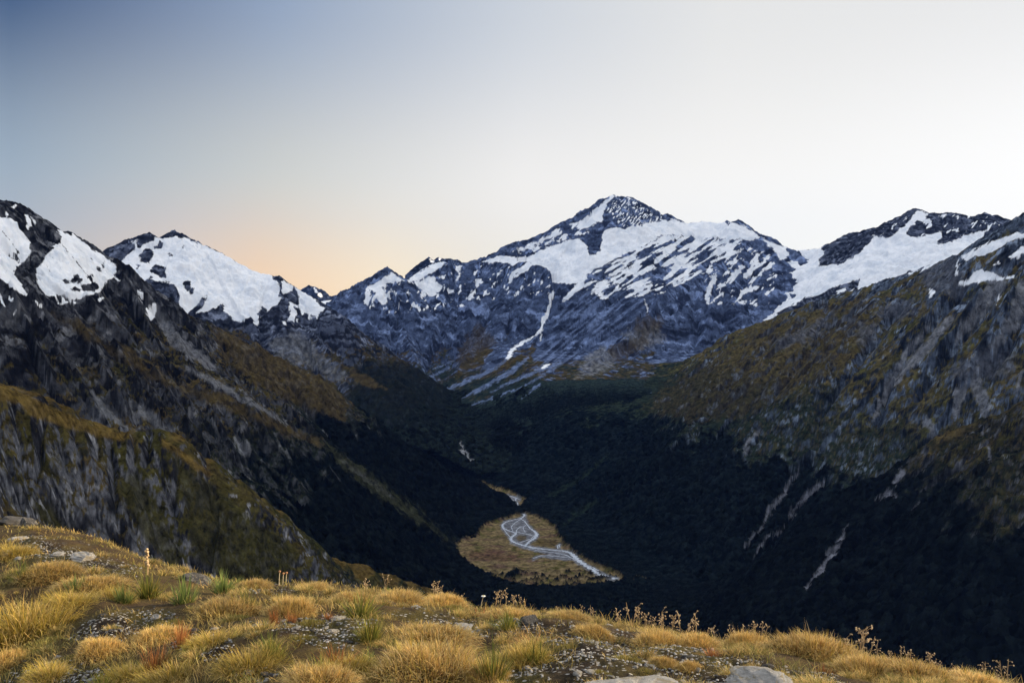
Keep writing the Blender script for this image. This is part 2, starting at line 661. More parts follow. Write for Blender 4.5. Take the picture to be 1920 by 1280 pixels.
def vegetated(i, seed, grass_top, shrub_top, wood_top, steep=1.05, finger=140, rock=1.0, bare=.15, green=0.0, tone=1.0, lam=20, shrub=SHRUB, crk=.9):
    """rock above, tussock grass, scrub and beech forest below"""
    z = i['z']
    st = fbm(i['s'] / 70, i['d'] / 420, 3, seed + 2)
    iso = fbm(i['x'] / 140, i['y'] / 140, 4, seed + 5)
    fine = fbm(i['x'] / 28, i['y'] / 28, 4, seed + 6, .6)
    c = rock_colour(i, seed + 1, rock, tone, lam, crk)
    steepness = sstep(steep - .12, steep + .18, i['slope'] + .55 * fine)
    gf = sstep(26, -26, z - grass_top + finger * st + 60 * iso + 70 * fine) * (1 - steepness) * sstep(-.62, -.42, fine + iso * .6 + (.6 - bare))
    gcol = TUSSOCK + (OLIVE - TUSSOCK) * np.clip(.35 + green + .9 * fbm(i['x'] / 75, i['y'] / 75, 3, seed + 8), 0, 1)[:, None]
    gcol = gcol * (1 + .5 * fine)[:, None]
    c = mix3(c, gcol, gf)
    sf = sstep(55, -75, z - shrub_top + 90 * iso + 70 * st + 95 * fine) * (1 - .75 * sstep(1.0, 1.5, i['slope']))
    c = mix3(c, shrub * (1 + .5 * fine)[:, None], sf)
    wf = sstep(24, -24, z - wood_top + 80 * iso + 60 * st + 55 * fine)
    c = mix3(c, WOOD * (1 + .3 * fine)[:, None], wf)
    return c, wf


def scree(i, c, wf, lines, seed, col=SCREE, strength=.9, jag=7, k=1.0):
    jx = i['px'] + jag * fbm(i['x'] / 40, i['y'] / 40, 4, seed, .6)
    jy = i['py'] + jag * fbm(i['x'] / 40 + 9, i['y'] / 40, 4, seed + 3, .6)
    br = fbm(i['x'] / 16, i['y'] / 16, 3, seed + 6, .6)
    for ln, w in lines:
        f = sstep(-1.5, 2.0, line_sd(jx, jy, ln, np.array(w) * k) + 2.2 * br) * strength
        c = mix3(c, col * (1 + .35 * br)[:, None], f)
        wf = wf * (1 - f)
    return c, wf


def patches(i, c, wf, polys, col, seed, jag=9, strength=.85, soft=3, fine=.35):
    jx = i['px'] + jag * fbm(i['x'] / 50, i['y'] / 50, 4, seed, .6)
    jy = i['py'] + jag * fbm(i['x'] / 50 + 9, i['y'] / 50, 4, seed + 3, .6)
    br = fbm(i['x'] / 20, i['y'] / 20, 4, seed + 6, .6)
    col = np.asarray(col)
    for p in polys:
        f = sstep(-soft, soft, poly_sd(jx, jy, p) + soft * .8 * br) * strength
        c = mix3(c, col * (1 + fine * br)[:, None], f)
        wf = wf * (1 - f)
    return c, wf


MAT_NEAR = terrain_material('near_slope_rock', 11, 5, 13)
MAT_MID = terrain_material('mountain_rock', 20, 9, 16)
MAT_FAR = terrain_material('far_mountain_rock', 36, 15, 18, (.42, 1.5))

# ---- left mountain: peak at the left edge, its crest running down into the valley, and a long lit spur
LEFT = [
    dict(pts=[(-330, 250, 1500), (-200, 320, 1750), (-70, 372, 1930), (-20, 379, 1980), (0, 381, 2000), (20, 384, 2030), (36, 385, 2060), (50, 392, 2090),
              (70, 404, 2130), (90, 417, 2180), (112, 433, 2230), (132, 437, 2280), (150, 447, 2330), (168, 459, 2380), (185, 474, 2430),
              (202, 487, 2480), (217, 498, 2520), (235, 520, 2560), (256, 540, 2600), (275, 560, 2640), (300, 572, 2690),
              (332, 584, 2730), (350, 595, 2760), (397, 612, 2810), (437, 630, 2850), (480, 652, 2880), (547, 684, 2920), (600, 712, 2950),
              (650, 750, 2975), (700, 787, 2990), (760, 832, 3010), (820, 870, 3030), (880, 905, 3045), (940, 930, 3050), (972, 955, 3050)],
         slope=.95),
    dict(pts=[(-200, 450, 1480), (-90, 490, 1620), (0, 521, 1740), (25, 541, 1780), (50, 557, 1820), (75, 572, 1860), (95, 587, 1890), (140, 610, 1940), (170, 628, 1970),
              (200, 645, 2000), (230, 660, 2030), (262, 682, 2060), (290, 703, 2090), (330, 722, 2130), (370, 735, 2180), (437, 753, 2250), (500, 780, 2310),
              (547, 806, 2350), (600, 828, 2390), (650, 862, 2420), (703, 900, 2450), (750, 938, 2475), (800, 975, 2500), (840, 1008, 2525), (858, 1024, 2540)],
         slope=[1.05] * 12 + [.9] * 13),
    dict(pts=[(150, 552, 2330), (185, 585, 2260), (215, 625, 2190), (250, 660, 2120)], slope=1.0),
    dict(pts=[(400, 640, 2800), (440, 690, 2700), (500, 735, 2620), (570, 790, 2560), (640, 850, 2520)], slope=.8),
    dict(pts=[(520, 800, 2250), (560, 880, 2200), (600, 950, 2150), (660, 1010, 2120)], slope=.8),
    dict(pts=[(330, 730, 2110), (350, 790, 2000), (390, 850, 1900), (450, 920, 1820), (560, 1010, 1800), (700, 1060, 1900), (860, 1075, 2150)], slope=.85),
]
LEFT_SNOW = [
    [(-80, 385), (0, 408), (20, 408), (32, 418), (36, 430), (44, 438), (47, 447), (55, 455), (57, 478), (46, 486), (36, 497), (26, 506), (26, 516),
     (36, 530), (50, 545), (54, 556), (40, 552), (25, 540), (0, 522), (-80, 490)],
    [(108, 433), (128, 440), (136, 437), (150, 450), (165, 459), (185, 475), (205, 490), (217, 501), (218, 512), (210, 523), (200, 525), (199, 535),
     (191, 545), (178, 550), (160, 555), (150, 562), (120, 566), (108, 569), (102, 552), (88, 553), (78, 545), (72, 530), (68, 515), (70, 500),
     (80, 492), (88, 480), (100, 466), (110, 452), (114, 445)],
    [(20, 388), (33, 383), (36, 386), (28, 392)], [(46, 404), (53, 402), (57, 425), (50, 428)], [(58, 406), (62, 408), (68, 424), (64, 425)],
    [(10, 397), (14, 397), (16, 405), (11, 405)],
    [(257, 542), (268, 552), (278, 565), (290, 568), (294, 582), (291, 593), (284, 600), (277, 590), (273, 573), (262, 558)],
    [(217, 516), (226, 527), (224, 530), (215, 524)], [(181, 557), (192, 557), (192, 564), (182, 565)], [(18, 553), (26, 560), (24, 568), (18, 562)],
    [(22, 588), (30, 578), (28, 584), (23, 591)], [(0, 551), (3, 550), (8, 573), (3, 571)], [(60, 561), (80, 570), (78, 576), (64, 568)],
    [(136, 568), (142, 567), (142, 573), (137, 573)],
]
LEFT_HOLES = [
    [(16, 478), (24, 471), (34, 474), (40, 488), (33, 493), (22, 486)], [(118, 523), (126, 518), (134, 522), (131, 530), (122, 529)],
    [(135, 515), (143, 514), (147, 523), (140, 530), (134, 527)], [(145, 522), (152, 522), (151, 531), (145, 530)],
    [(129, 542), (142, 538), (152, 543), (148, 550), (136, 549)], [(163, 518), (173, 513), (176, 525), (168, 528)],
    [(150, 535), (168, 530), (182, 528), (183, 540), (170, 545), (158, 548), (150, 545)], [(104, 548), (116, 547), (119, 560), (112, 566), (106, 558)],
    [(188, 492), (194, 492), (198, 499), (192, 500)], [(181, 500), (189, 503), (188, 510), (181, 507)], [(170, 484), (174, 481), (175, 487), (171, 488)],
]


LEFT_CUTS = [
    ([(60, 562), (105, 650), (150, 730), (190, 800)], 14, 26), ([(140, 610), (190, 690), (235, 765)], 14, 26), ([(215, 652), (258, 730), (300, 790)], 13, 24),
    ([(290, 703), (330, 770), (372, 830), (420, 900)], 14, 24), ([(370, 735), (400, 790), (440, 860)], 13, 22), ([(470, 765), (505, 830), (545, 900), (600, 980)], 14, 22),
    ([(600, 828), (622, 900), (660, 970)], 14, 20), ([(217, 500), (250, 560), (282, 630), (312, 690)], 12, 28), ([(300, 574), (332, 640), (362, 700)], 12, 22),
    ([(480, 652), (505, 710), (545, 770), (590, 820)], 14, 24), ([(600, 712), (622, 770), (660, 830)], 14, 22), ([(700, 787), (720, 840), (760, 900)], 12, 18),
    ([(20, 545), (60, 640), (95, 720)], 13, 24), ([(160, 560), (200, 610), (240, 640)], 10, 22),
    ([(85, 600), (130, 690), (170, 770)], 9, -24), ([(170, 640), (215, 720), (260, 790)], 9, -24), ([(250, 690), (292, 760), (335, 830)], 9, -22), ([(330, 740), (368, 800), (405, 870)], 9, -22),
    ([(420, 765), (455, 830), (490, 900)], 9, -20), ([(240, 570), (290, 650), (335, 715)], 9, -26), ([(420, 650), (450, 710), (500, 760)], 9, -20), ([(540, 700), (570, 760), (620, 820)], 9, -20),
    ([(200, 545), (235, 600), (260, 640)], 8, -22), ([(530, 815), (565, 880), (610, 940)], 9, -20), ([(40, 600), (70, 690), (110, 760)], 8, -22),
]
CLIFF_CUTS = [
    ([(207, 818), (212, 870), (216, 960), (225, 990)], 11, -16), ([(86, 775), (78, 830), (72, 900)], 9, -12), ([(280, 812), (278, 845), (274, 870)], 9, -13), ([(332, 852), (330, 900), (325, 960)], 9, -12),
    ([(140, 800), (150, 860), (160, 930)], 7, -9), ([(30, 770), (40, 840), (55, 920)], 8, -10), ([(250, 825), (258, 890), (275, 950)], 7, -8), ([(180, 815), (185, 860)], 7, -8), ([(110, 790), (118, 850), (135, 920)], 7, -8),
    ([(300, 835), (312, 900), (335, 970)], 7, -8), ([(390, 890), (410, 960), (440, 1030)], 10, -9), ([(470, 950), (490, 1010), (520, 1060)], 10, -8), ([(0, 790), (15, 870), (40, 950)], 8, -9),
    ([(240, 822), (240, 880), (252, 960)], 12, 10), ([(300, 818), (302, 870), (318, 940)], 10, 8), ([(160, 815), (168, 870), (185, 940)], 10, 8), ([(60, 770), (60, 830), (75, 900)], 10, 7), ([(360, 870), (380, 940), (410, 1010)], 12, 8),
]


def paint_left(i):
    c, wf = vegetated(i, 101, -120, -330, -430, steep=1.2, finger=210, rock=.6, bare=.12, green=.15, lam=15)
    # brown tussock on the spur tops
    c, wf = patches(i, c, wf, [[(90, 585), (150, 605), (215, 645), (265, 676), (300, 700), (330, 720), (320, 728), (285, 712), (240, 680), (190, 650), (140, 622)],
                               [(330, 716), (400, 735), (470, 765), (550, 803), (610, 832), (600, 838), (530, 810), (450, 775), (380, 750), (335, 730)],
                               [(395, 608), (450, 630), (550, 682), (620, 720), (660, 760), (640, 790), (560, 760), (480, 720), (420, 670)]],
                    TUSSOCK * .95, 131, jag=14, strength=.75, soft=5)
    # strips of bare scree in the gullies
    c, wf = scree(i, c, wf, [([(350, 690), (410, 720), (480, 760), (540, 795)], [3, 6, 5, 2]),
                             ([(175, 735), (195, 770), (235, 800)], [4, 9, 5]), ([(265, 765), (300, 800), (320, 812)], [10, 8, 3]),
                             ([(300, 590), (330, 640), (400, 690)], [8, 12, 5]), ([(640, 860), (690, 900), (740, 935)], [3, 4, 2]),
                             ([(440, 820), (460, 845)], [4, 9])], 140, strength=.7)
    c, wf = patches(i, c, wf, [[(600, 826), (650, 860), (705, 900), (760, 940), (830, 1000), (855, 1020), (830, 1010), (760, 965), (690, 915), (630, 865)]],
                    np.array((.034, .036, .018)), 150, jag=14, strength=.8, soft=6)
    sn = snow_field(i, LEFT_SNOW, 7, 160, LEFT_HOLES, (), (), [([(113, 455), (135, 480), (160, 512), (172, 524)], 1.0), ([(95, 478), (112, 500), (130, 528)], .5), ([(0, 428), (20, 452), (42, 484)], 1.1), ([(84, 492), (100, 520)], .4)])
    return c, sn, wf


build_relief('left_mountain', LEFT, fan_grid(-260, 1000, 1150, 3150, 1.7 / Q, 3.3 / Q), MAT_MID, paint_left, gully=(95, 34), rough=9, seed=5, cuts=LEFT_CUTS)

# ---- left cliff: the nearer rocky spur with a golden top
CLIFF = [
    dict(pts=[(-300, 640, 700), (-150, 684, 800), (-60, 708, 860), (0, 722, 905), (25, 733, 925), (60, 748, 950), (100, 770, 975), (150, 788, 1005), (200, 806, 1035), (235, 819, 1060),
              (250, 817, 1068), (262, 809, 1075), (285, 806, 1085), (298, 815, 1092), (315, 833, 1105), (345, 850, 1125), (400, 890, 1165), (440, 920, 1190), (480, 950, 1215), (540, 1005, 1255),
              (600, 1045, 1290), (657, 1058, 1330), (707, 1076, 1370), (745, 1090, 1400), (795, 1105, 1450)], slope=[1.75] * 15 + [1.2] * 10, back=1.25, side=-1, flat=44,
         flat_slope=.45),
]


def paint_cliff(i):
    c, wf = vegetated(i, 201, -60, -420, -560, steep=1.75, finger=260, rock=1.0, bare=.1, green=.35, lam=8)
    top = sstep(44, 36, i['d'] + 6 * fbm(i['x'] / 20, i['y'] / 20, 3, 7))
    back = (i['sg'] > 0) * 1.0
    lim = sstep(260, 235, i['px']) + sstep(300, 340, i['px'])
    c = mix3(c, TUSSOCK * np.array((1.25, 1.15, .9)), np.maximum(top * .9, back) * np.clip(lim, 0, 1))
    c, wf = patches(i, c, wf, [[(-230, 630), (-60, 700), (0, 718), (25, 729), (60, 744), (100, 766), (150, 784), (200, 802), (242, 818), (228, 827), (190, 818), (160, 808), (120, 802), (85, 790), (50, 776), (35, 757), (0, 750), (-80, 735), (-230, 700)],
                               [(300, 816), (345, 848), (400, 888), (392, 892), (350, 866), (305, 832)]], TUSSOCK * np.array((1.5, 1.4, 1.0)), 210, jag=5, strength=.95, soft=2.5)
    # green aprons at the foot
    c, wf = patches(i, c, wf, [[(215, 920), (240, 880), (262, 900), (300, 960), (345, 1030), (330, 1060), (280, 1020), (235, 960)],
                               [(150, 855), (165, 810), (178, 845), (165, 860)],
                               [(330, 860), (380, 900), (470, 970), (560, 1040), (520, 1090), (420, 1090), (360, 1040), (345, 950)],
                               [(60, 930), (90, 940), (140, 1000), (110, 1000), (70, 960)]],
                    np.array((.034, .032, .011)), 211, jag=16, strength=.8, soft=6, fine=.6)
    return c, np.zeros(len(c)), wf


build_relief('left_cliff', CLIFF, fan_grid(-230, 860, 560, 1560, 1.7 / Q, 2.0 / Q), MAT_NEAR, paint_cliff, gully=(36, 20), rough=9, seed=9, carve=True,
             crest_amp=.06, warp=14, fade0=34, cuts=CLIFF_CUTS)

# ---- snowy mountain behind the left one
SNOWY = [
    dict(pts=[(110, 520, 4150), (150, 500, 4180), (190, 473, 4230), (205, 464, 4260), (222, 462, 4290), (237, 452, 4310), (262, 445, 4350), (281, 437, 4370), (287, 445, 4380), (300, 447, 4400),
              (313, 440, 4430), (322, 433, 4445), (328, 431, 4450), (334, 438, 4450), (341, 437, 4450), (346, 448, 4450), (365, 454, 4450), (385, 463, 4450), (405, 472, 4445), (430, 485, 4440),
              (455, 497, 4435), (470, 505, 4430), (480, 508, 4430), (500, 514, 4425), (514, 518, 4420), (523, 516, 4415), (531, 524, 4410), (545, 533, 4405), (553, 537, 4400),
              (575, 552, 4370), (590, 562, 4350), (603, 571, 4330), (614, 578, 4300), (627, 598, 4250), (640, 620, 4200), (660, 642, 4150), (690, 665, 4080), (720, 692, 4020),
              (745, 715, 3960), (770, 736, 3900), (790, 755, 3850), (810, 772, 3790), (830, 790, 3730), (850, 812, 3660), (866, 832, 3600), (880, 862, 3520), (905, 897, 3430)],
         slope=.78),
    dict(pts=[(545, 548, 4380), (560, 600, 4180), (600, 640, 4020), (640, 678, 3880), (690, 708, 3740), (727, 732, 3640), (770, 775, 3560), (840, 850, 3480)], slope=.95),
    dict(pts=[(480, 560, 4300), (470, 610, 4100), (500, 650, 3950), (560, 690, 3820), (620, 720, 3740)], slope=.95),
    dict(pts=[(300, 500, 4300), (310, 560, 4100), (330, 600, 3950)], slope=.9),
]
SNOWY_SNOW = [
    [(197, 492), (205, 478), (222, 470), (245, 455), (262, 449), (275, 452), (290, 447), (305, 447), (318, 442), (345, 445), (365, 453), (400, 468), (440, 486), (480, 506),
     (515, 518), (530, 524), (555, 538), (575, 551), (595, 566), (607, 577), (602, 584), (590, 592), (575, 586), (565, 592), (560, 577), (553, 572), (545, 560), (540, 555),
     (527, 560), (520, 570), (505, 580), (490, 590), (480, 610), (470, 592), (455, 602), (438, 600), (430, 590), (415, 570), (405, 576), (390, 584), (350, 592),
     (340, 584), (325, 572), (310, 562), (305, 552), (312, 545), (310, 530), (300, 525), (288, 525), (275, 525), (265, 542), (256, 539), (238, 515), (222, 500)],
    [(540, 556), (552, 560), (554, 592), (549, 606), (541, 600), (545, 580)], [(530, 601), (537, 600), (536, 610), (531, 609)],
    [(577, 598), (588, 572), (592, 575), (582, 600)], [(588, 596), (600, 576), (604, 580), (592, 598)], [(555, 600), (560, 597), (560, 607), (556, 607)],
]
SNOWY_HOLES = [
    [(196, 482), (210, 470), (225, 460), (240, 453), (254, 454), (251, 470), (235, 479), (222, 491), (215, 499), (205, 487)],
    [(254, 455), (270, 440), (287, 442), (286, 447), (270, 458), (262, 463)],
    [(262, 479), (270, 470), (284, 465), (289, 474), (276, 494), (265, 489)], [(288, 460), (300, 452), (306, 456), (300, 465), (290, 466)],
    [(282, 505), (290, 496), (302, 499), (309, 500), (313, 521), (300, 518), (288, 515)],
    [(265, 532), (280, 520), (290, 525), (312, 528), (326, 531), (333, 545), (338, 558), (332, 576), (318, 575), (305, 560), (290, 555), (270, 545)],
    [(344, 532), (352, 525), (360, 527), (358, 543), (350, 546)], [(355, 545), (363, 541), (363, 552), (356, 553)],
    [(350, 592), (366, 572), (378, 556), (389, 553), (382, 568), (366, 590)], [(310, 440), (322, 430), (336, 436), (343, 447), (336, 449), (325, 444), (313, 446)],
    [(512, 517), (522, 514), (533, 522), (526, 529), (528, 540), (534, 551), (548, 545), (553, 535), (558, 548), (562, 558), (556, 572), (547, 566), (533, 562), (522, 556), (524, 540), (520, 530)],
    [(480, 585), (492, 574), (500, 580), (498, 592), (486, 595)], [(315, 477), (321, 474), (322, 481), (316, 482)], [(340, 460), (345, 460), (344, 466), (340, 465)],
    [(257, 497), (262, 495), (260, 505), (257, 506)], [(250, 523), (258, 520), (257, 524), (251, 526)],
]


def paint_snowy(i):
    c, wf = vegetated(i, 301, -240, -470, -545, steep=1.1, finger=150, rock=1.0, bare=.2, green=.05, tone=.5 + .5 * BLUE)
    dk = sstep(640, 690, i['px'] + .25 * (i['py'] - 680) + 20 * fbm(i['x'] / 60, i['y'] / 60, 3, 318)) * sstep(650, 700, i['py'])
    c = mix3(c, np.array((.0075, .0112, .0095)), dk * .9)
    # steep pale slabs of the buttress
    c, wf = patches(i, c, wf, [[(500, 640), (560, 620), (620, 680), (650, 705), (640, 720), (580, 690), (520, 670)]], np.array((.15, .155, .165)), 311, jag=10, strength=.6, soft=5, fine=1.2)
    c, wf = patches(i, c, wf, [[(652, 690), (690, 705), (725, 731), (700, 728), (668, 715)]], TUSSOCK * 1.1, 312, jag=6, strength=.8)
    c, wf = scree(i, c, wf, [([(864, 830), (868, 838), (866, 846), (874, 852), (882, 862)], [1.2, 2.2, 3, 1.8, 1.0])], 451, col=np.array((.35, .36, .38)))
    sn = snow_field(i, SNOWY_SNOW, 6, 320, SNOWY_HOLES)
    return c, sn, wf


build_relief('snowy_mountain', SNOWY, fan_grid(100, 960, 3380, 4750, 1.7 / Q, 4.6 / Q), MAT_FAR, paint_snowy, gully=(120, 32), rough=10, seed=13)

# ---- central massif
FANS = [([(952, 672), (930, 690), (880, 712), (835, 732), (800, 742)], [3, 5, 7, 5, 2]), ([(990, 670), (960, 695), (900, 730), (850, 752), (828, 760)], [4, 8, 5, 5, 2]),
                             ([(1050, 680), (1010, 695), (960, 715), (920, 735)], [6, 5, 4, 2]), ([(1040, 690), (980, 725), (900, 755), (870, 760)], [3, 3, 3, 1]), ([(1010, 720), (975, 752)], [4, 1.5]), ([(840, 690), (790, 715), (770, 722)], [4, 5, 2]),
                             ([(1440, 590), (1380, 640), (1300, 690), (1240, 735), (1210, 748)], [12, 14, 14, 9, 4])]
CENTRE = [
    dict(pts=[(560, 600, 5150), (600, 578, 5200), (620, 569, 5220), (640, 560, 5250), (655, 553, 5280), (665, 549, 5300), (680, 536, 5330), (692, 520, 5350), (703, 514, 5360), (714, 511, 5370), (726, 500, 5400),
              (734, 508, 5400), (750, 519, 5420), (764, 524, 5450), (775, 517, 5500), (790, 508, 5560), (812, 495, 5620), (830, 491, 5660), (850, 494, 5680), (870, 493, 5700),
              (890, 487, 5700), (905, 486, 5700), (920, 480, 5720), (935, 469, 5750), (945, 461, 5760), (960, 455, 5780), (975, 452, 5800), (990, 449, 5820), (1010, 440, 5850), (1022, 436, 5860), (1045, 420, 5890),
              (1070, 411, 5920), (1090, 401, 5950), (1110, 387, 5970), (1130, 376, 5990), (1143, 368, 6000), (1150, 364, 6000), (1158, 368, 6000), (1170, 369, 6000), (1184, 370, 6000), (1192, 374, 6000), (1205, 383, 6000), (1215, 391, 6000),
              (1228, 402, 6000), (1240, 404, 6000), (1252, 402, 6000), (1262, 407, 6000), (1275, 414, 6000), (1290, 420, 6000), (1318, 416, 6000), (1345, 418, 6000), (1358, 417, 6000), (1363, 413, 6000), (1368, 417, 5990), (1377, 417, 5970),
              (1385, 411, 5950), (1391, 415, 5930), (1397, 424, 5900), (1410, 432, 5880), (1425, 445, 5850), (1450, 456, 5800), (1474, 464, 5760), (1500, 480, 5720)],
         slope=.80),
    # front buttress left of the icefield
    dict(pts=[(905, 489, 5690), (950, 489, 5560), (990, 491, 5450), (1018, 500, 5350), (1033, 514, 5270), (1040, 550, 5150), (1030, 590, 5000), (1000, 640, 4800), (960, 690, 4600)], slope=[.9, 1.0, 1.3, 1.5, 1.5, 1.3, 1.1, .8, .8]),
    # long slab spur between the icefield and the dark north face
    dict(pts=[(1440, 452, 5820), (1412, 450, 5720), (1387, 474, 5560), (1337, 499, 5360), (1290, 524, 5180), (1268, 535, 5100), (1245, 548, 5020), (1225, 575, 4900), (1205, 600, 4780), (1180, 628, 4650), (1150, 660, 4500), (1110, 690, 4340),
              (1070, 725, 4190), (1020, 770, 4000), (960, 820, 3800), (920, 860, 3620)], slope=[1.0] * 9 + [.8] * 7),
    dict(pts=[(1240, 440, 5800), (1200, 462, 5650), (1140, 490, 5480), (1095, 520, 5330), (1060, 560, 5150), (1030, 620, 4900), (980, 690, 4600)], slope=.75),
    # knob with a pale cliff, right of the valley head
    dict(pts=[(1205, 600, 4780), (1200, 660, 4500), (1170, 710, 4250), (1120, 760, 4000)], slope=.9),
    # ribs left of the massif
    dict(pts=[(727, 501, 5400), (735, 560, 5150), (760, 620, 4900), (780, 680, 4600), (800, 730, 4350)], slope=.85),
    dict(pts=[(860, 494, 5690), (880, 560, 5350), (900, 610, 5050), (880, 660, 4800), (850, 710, 4500)], slope=.9),
    dict(pts=[(1474, 466, 5740), (1455, 510, 5500), (1440, 560, 5250), (1400, 600, 5000), (1330, 650, 4700)], slope=1.0),
]
CENTRE_SNOW = [
    [(728, 514), (735, 511), (748, 519), (758, 526), (745, 531), (731, 530), (719, 540), (723, 550), (728, 562), (723, 572), (713, 571), (706, 558), (700, 571), (697, 561),
     (705, 547), (690, 543), (684, 545), (690, 535), (705, 530), (715, 525), (722, 520)],
    [(775, 528), (790, 525), (805, 518), (815, 519), (820, 535), (829, 535), (821, 551), (812, 556), (805, 555), (798, 551), (790, 562), (787, 555), (790, 545), (783, 535)],
    [(764, 525), (780, 512), (795, 503), (812, 492), (826, 489), (836, 494), (822, 505), (802, 515), (782, 525), (768, 529)],
    [(853, 497), (866, 497), (866, 507), (859, 511)], [(684, 549), (695, 550), (693, 568), (684, 570)], [(880, 550), (892, 541), (886, 560), (877, 562)], [(891, 525), (903, 527), (897, 540), (891, 535)],
    [(902, 491), (930, 481), (950, 478), (970, 484), (990, 481), (1008, 472), (1030, 463), (1060, 452), (1085, 445), (1100, 458), (1105, 478), (1125, 473), (1128, 446),
     (1134, 428), (1155, 427), (1190, 422), (1225, 414), (1258, 409), (1285, 419), (1320, 415), (1358, 416), (1395, 422), (1424, 443), (1412, 451), (1385, 447), (1370, 451),
     (1340, 444), (1310, 449), (1295, 441), (1270, 441), (1240, 440), (1225, 450), (1200, 466), (1170, 478), (1140, 492), (1110, 508), (1100, 514), (1102, 522), (1090, 531),
     (1050, 532), (1037, 529), (1033, 511), (1020, 500), (1000, 494), (980, 490), (960, 496), (940, 491), (915, 493)],
    [(955, 515), (978, 500), (990, 492), (1005, 495), (990, 505), (970, 514), (955, 532), (953, 525)],
    [(1079, 427), (1095, 410), (1115, 391), (1135, 381), (1139, 390), (1129, 405), (1131, 416), (1116, 419), (1101, 427), (1085, 431)],
    [(970, 466), (1010, 451), (1045, 430), (1051, 441), (1030, 446), (1010, 456), (990, 466), (975, 471)],
    [(1425, 445), (1440, 452), (1475, 464), (1480, 478), (1465, 490), (1455, 478), (1450, 468)],
    [(1128, 380), (1150, 364), (1156, 368), (1145, 376), (1132, 384)],
]
CENTRE_HOLES = [
    [(1090, 432), (1118, 424), (1133, 418), (1134, 432), (1128, 446), (1120, 462), (1125, 473), (1106, 480), (1103, 465), (1090, 450), (1085, 444)],
    [(1135, 392), (1145, 374), (1160, 368), (1185, 369), (1205, 382), (1226, 400), (1253, 404), (1250, 412), (1225, 417), (1200, 422), (1170, 427), (1157, 428), (1152, 415), (1138, 404)],
    [(1245, 402), (1258, 400), (1263, 408), (1252, 416)], [(1376, 416), (1385, 411), (1396, 424), (1385, 422)], [(1362, 412), (1367, 412), (1366, 424), (1363, 422)],
]
CENTRE_LINES = [
    ([(1036, 548), (1031, 575), (1020, 598), (1016, 618), (1005, 628), (988, 637), (970, 648), (958, 658), (953, 671)], [2.5, 2.5, 4, 3.2, 2.4, 2.8, 2.8, 3.6, 3.5]),
    ([(1090, 534), (1075, 545), (1062, 560), (1055, 568)], [5, 4, 2.5, 1.5]), ([(1015, 624), (1013, 636)], [1.5, 1.2]),
    ([(1110, 545), (1130, 533)], [2, 1.4]), ([(1108, 549), (1130, 540), (1142, 533)], [1, 3, 1.5]), ([(1120, 548), (1133, 558)], [3.5, 2.0]),
    ([(1342, 518), (1330, 540), (1326, 565)], [4, 4.5, 3.5]), ([(1420, 480), (1400, 520)], [4, 3]),
    ([(1440, 482), (1405, 516)], [3.5, 2.5]), ([(1392, 502), (1376, 515), (1364, 525)], [4, 4, 2]), ([(1393, 548), (1420, 538)], [4, 3]),
    ([(1382, 490), (1366, 506)], [2.2, 1.2]), ([(1386, 567), (1398, 565)], [2.5, 2.5]), ([(1215, 586), (1209, 560)], [1.2, .3]),
    ([(1015, 690), (1030, 683)], [1.5, 2.5]),
]
CENTRE_ZONES = [
    ([(1095, 520), (1150, 492), (1240, 442), (1300, 440), (1405, 450), (1387, 476), (1338, 501), (1292, 526), (1247, 549), (1190, 556), (1130, 562), (1108, 548), (1095, 540)], math.radians(-29), .50, 9, 5.0),
    ([(1330, 482), (1400, 462), (1460, 482), (1450, 540), (1440, 580), (1390, 570), (1325, 570), (1320, 530)], math.radians(-40), .26, 9, 2.6),
    ([(1137, 392), (1150, 374), (1185, 371), (1226, 401), (1250, 408), (1225, 416), (1170, 425), (1155, 415)], math.radians(-55), .36, 2.6, 3.0),
    ([(670, 545), (760, 530), (930, 492), (1035, 520), (1030, 550), (940, 560), (850, 580), (700, 590)], math.radians(-60), .16, 8, 1.8),
    ([(960, 472), (1030, 440), (1090, 408), (1130, 400), (1100, 440), (1040, 455), (985, 478)], math.radians(-35), .40, 8, 2.2),
]


CENTRE_CUTS = [
    ([(1145, 565), (1110, 585), (1080, 610)], 9, -34), ([(1190, 590), (1140, 625), (1080, 665)], 8, -28), ([(1037, 520), (1036, 560), (1028, 600)], 8, -34),
    ([(850, 520), (840, 580), (820, 640), (800, 690)], 10, -34), ([(930, 545), (915, 600), (880, 650)], 10, -32), ([(1300, 560), (1310, 620), (1290, 690)], 11, -36),
    ([(1360, 560), (1350, 630)], 10, -32), ([(760, 560), (740, 620), (720, 660)], 9, -28), ([(1245, 548), (1215, 600), (1180, 640), (1100, 700)], 13, 30),
    ([(890, 530), (880, 600), (850, 660)], 13, 28), ([(980, 510), (985, 560), (960, 620)], 12, 26), ([(1330, 520), (1335, 580), (1320, 640)], 11, 28), ([(700, 560), (690, 620)], 11, 24),
]


